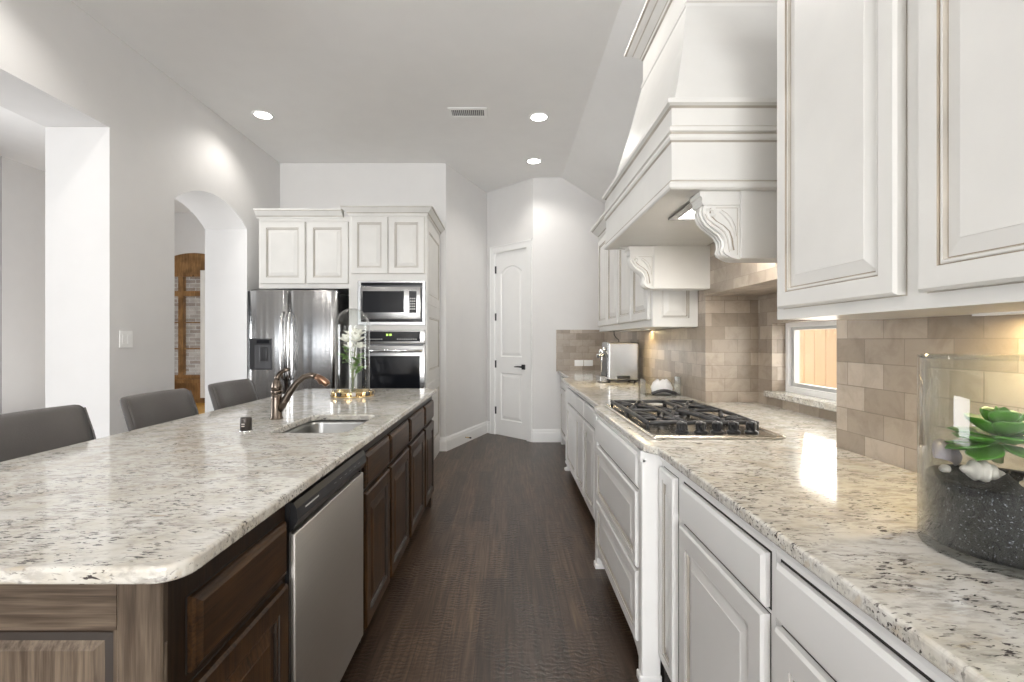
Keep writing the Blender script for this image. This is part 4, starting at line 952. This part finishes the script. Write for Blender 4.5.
def clam(label, p, ang, sz, mat, tilt):
    m = MB(); F3 = Matrix.Translation(p) @ Matrix.Rotation(ang, 4, 'Z') @ Matrix.Rotation(tilt, 4, 'X'); top = []; n = 24; rings = []
    for j in range(9):
        t = j/8; rings.append([F3 @ Vector((sz*t*math.sin(-1.1+2.2*i/n), sz*t*math.cos(-1.1+2.2*i/n)-sz*.5, sz*.36*math.sin(PI*(.15+.75*t))*(1+.06*math.cos(i*PI))*math.cos((-1.1+2.2*i/n)*.8))) for i in range(n+1)])
    rings2 = [[v-(F3.to_3x3() @ Vector((0, 0, .003))) for v in r_] for r_ in rings]
    m.loft([[*a, *b[::-1]] for a, b in zip(rings, rings2)], 0, True); return tag(m.build('seashell', mat, loc=p), label, 'seashell', 'seashells in the vase')
clam('purplish grey clam shell standing against the left inside of the vase', (.868, .948, TZ0+.026), .5, .058, 'shell_purple', 1.05)
conch('whitish ridged conch shell lying left of the succulent stem', (.862, .862, TZ0+.014), -.3, .070, 'shell_white')
clam('white scalloped shell half under the succulent leaves on its right', (.915, .800, TZ0+.014), -.3, .045, 'shell_white', .5)
conch('tan spiral shell lying at the front right of the black sand', (.876, .782, TZ0+.011), -.65, .05, 'shell_tan')
conch('small tan spiral shell beside the larger tan one, near the right edge', (.900, .764, TZ0+.010), -.4, .035, 'shell_tan')
conch('tiny pale shell at the left edge of the sand in front of the purplish clam', (.832, .905, TZ0+.008), .4, .026, 'shell_white')

# ================================================================== FITTINGS ON WALLS AND CEILING
ls = thing('light_switch', 'white double rocker switch plate on the left wall', 'light switch', (XL, 3.325, 1.305))
FL = facing_right(XL)
m = MB(); slab([rrect(3.268, 3.382, 1.246, 1.364, .006)], FL, .0005, .006, .002, mb=m); pl = m.build('plate', 'plate_white', ls)
for yc in (3.302, 3.348):
    m = MB(); m.fbox(FL, yc-.016, yc+.016, 1.272, 1.338, .005, .0095, 0, .003); m.build('rocker', 'plate_white', ls)
FF = facing_cam(6.070)
def outlet(xc, label):
    t = thing('wall_outlet', label, 'outlet', (xc, 6.07, 1.007), 'white outlets on the far backsplash')
    m = MB(); slab([rrect(xc-.056, xc+.056, .969, 1.045, .005)], FF, .0005, .006, .002, mb=m); m.build('plate', 'plate_white', t)
    for k in (-1, 1): m = MB(); m.fbox(FF, xc+k*.022-.015, xc+k*.022+.015, .992, 1.022, .005, .0085, 0, .003); m.build('socket', 'plate_white', t)
outlet(.915, 'white wall outlet on the far tile backsplash, left one of the pair'); outlet(1.035, 'white wall outlet on the far tile backsplash, right one of the pair')
def downlight(x, y, label):
    t = thing('recessed_light', label, 'ceiling light', (x, y, CZ), 'recessed ceiling lights')
    m = MB(); m.lathe([(.074, -.003), (.092, -.006), (.097, -.002), (.097, .0), (.074, .0)], (x, y, CZ-.0005), 36, cap=(False, False)); m.build('trim_ring', 'trim_white', t)
    m = MB(); m.lathe([(0, -.0035), (.070, -.0035), (.074, -.0015), (0, -.001)], (x, y, CZ), 36); m.build('diffuser', 'lamp_white', t)
    light('recessed_lamp', 'SPOT', (x, y, CZ-.03), (x, y, 0), 15 if x < -2 else 22, (1, .96, .91), cone=2.5)
downlight(-2.245, 4.39, 'recessed ceiling light beside the left wall, above the arch')
downlight(.297, 4.43, 'nearer of the two recessed ceiling lights over the aisle')
downlight(.312, 5.52, 'farther of the two recessed ceiling lights, in front of the pantry door')
for x, y in ((.30, 2.6), (-2.2, 2.2), (-.95, 1.0)): light('recessed_lamp', 'SPOT', (x, y, CZ-.03), (x, y, 0), 22, (1, .96, .91), cone=2.5)
vt = thing('ceiling_vent', 'white rectangular ceiling air vent with grey slats', 'air vent', (-.354, 4.335, CZ))
m = MB(); slab([[(-.53, 4.24), (-.178, 4.24), (-.178, 4.43), (-.53, 4.43)], [(-.50, 4.275), (-.50, 4.395), (-.208, 4.395), (-.208, 4.275)]], FLAT, CZ-.010, CZ-.0005, .002, mb=m); m.build('frame', 'trim_white', vt)
MB().box(-.50, -.208, 4.275, 4.395, CZ-.003, CZ-.001).build('duct', 'dark_room', vt)
m = MB()
for k in range(17): xx = -.495+k*.0178; m.prism([(xx, CZ-.009), (xx+.008, CZ-.0035), (xx+.0095, CZ-.0035), (xx+.0015, CZ-.009)], lambda p, q, d: (p, d, q), 4.275, 4.395)
m.build('slats', 'vent_grey', vt)
ds = thing('door_stop', 'small door stop on the baseboard left of the pantry door', 'door stop', (-.53, 6.02, .07))
d2 = (PA-P0).normalized(); nr = Vector((d2.y, -d2.x)); q0 = P0+d2*.48+nr*.016
m = MB(); m.tube([(q0.x, q0.y, .07), (q0.x+nr.x*.06, q0.y+nr.y*.06, .07)], .006, 10); m.build('spring', 'brass', ds)
m = MB(); m.tube([(q0.x+nr.x*.06, q0.y+nr.y*.06, .07), (q0.x+nr.x*.08, q0.y+nr.y*.08, .07)], .010, 10); m.build('tip', 'black_plastic', ds)
# under-cabinet strips (warm) on both upper cabinets
for par, x, y0, y1, e in ((un, 1.165, .92, 1.18, 2.6), (uf, 1.08, 3.65, 4.5, 3.2)):
    zb = par['base'][2]
    MB().box(x-.015, x+.015, y0, y1, zb-.006, zb).build('light_strip', 'trim_white', par)
    light('under_cabinet_lamp', 'AREA', (x, (y0+y1)/2, zb-.012), (x+.02, (y0+y1)/2, 0), e, (1, .78, .42), (.04, y1-y0))
light('hood_lamp', 'AREA', (.94, 2.06, HB-.01), (.94, 2.06, 0), 4, (1, .95, .88), (.3, .25))
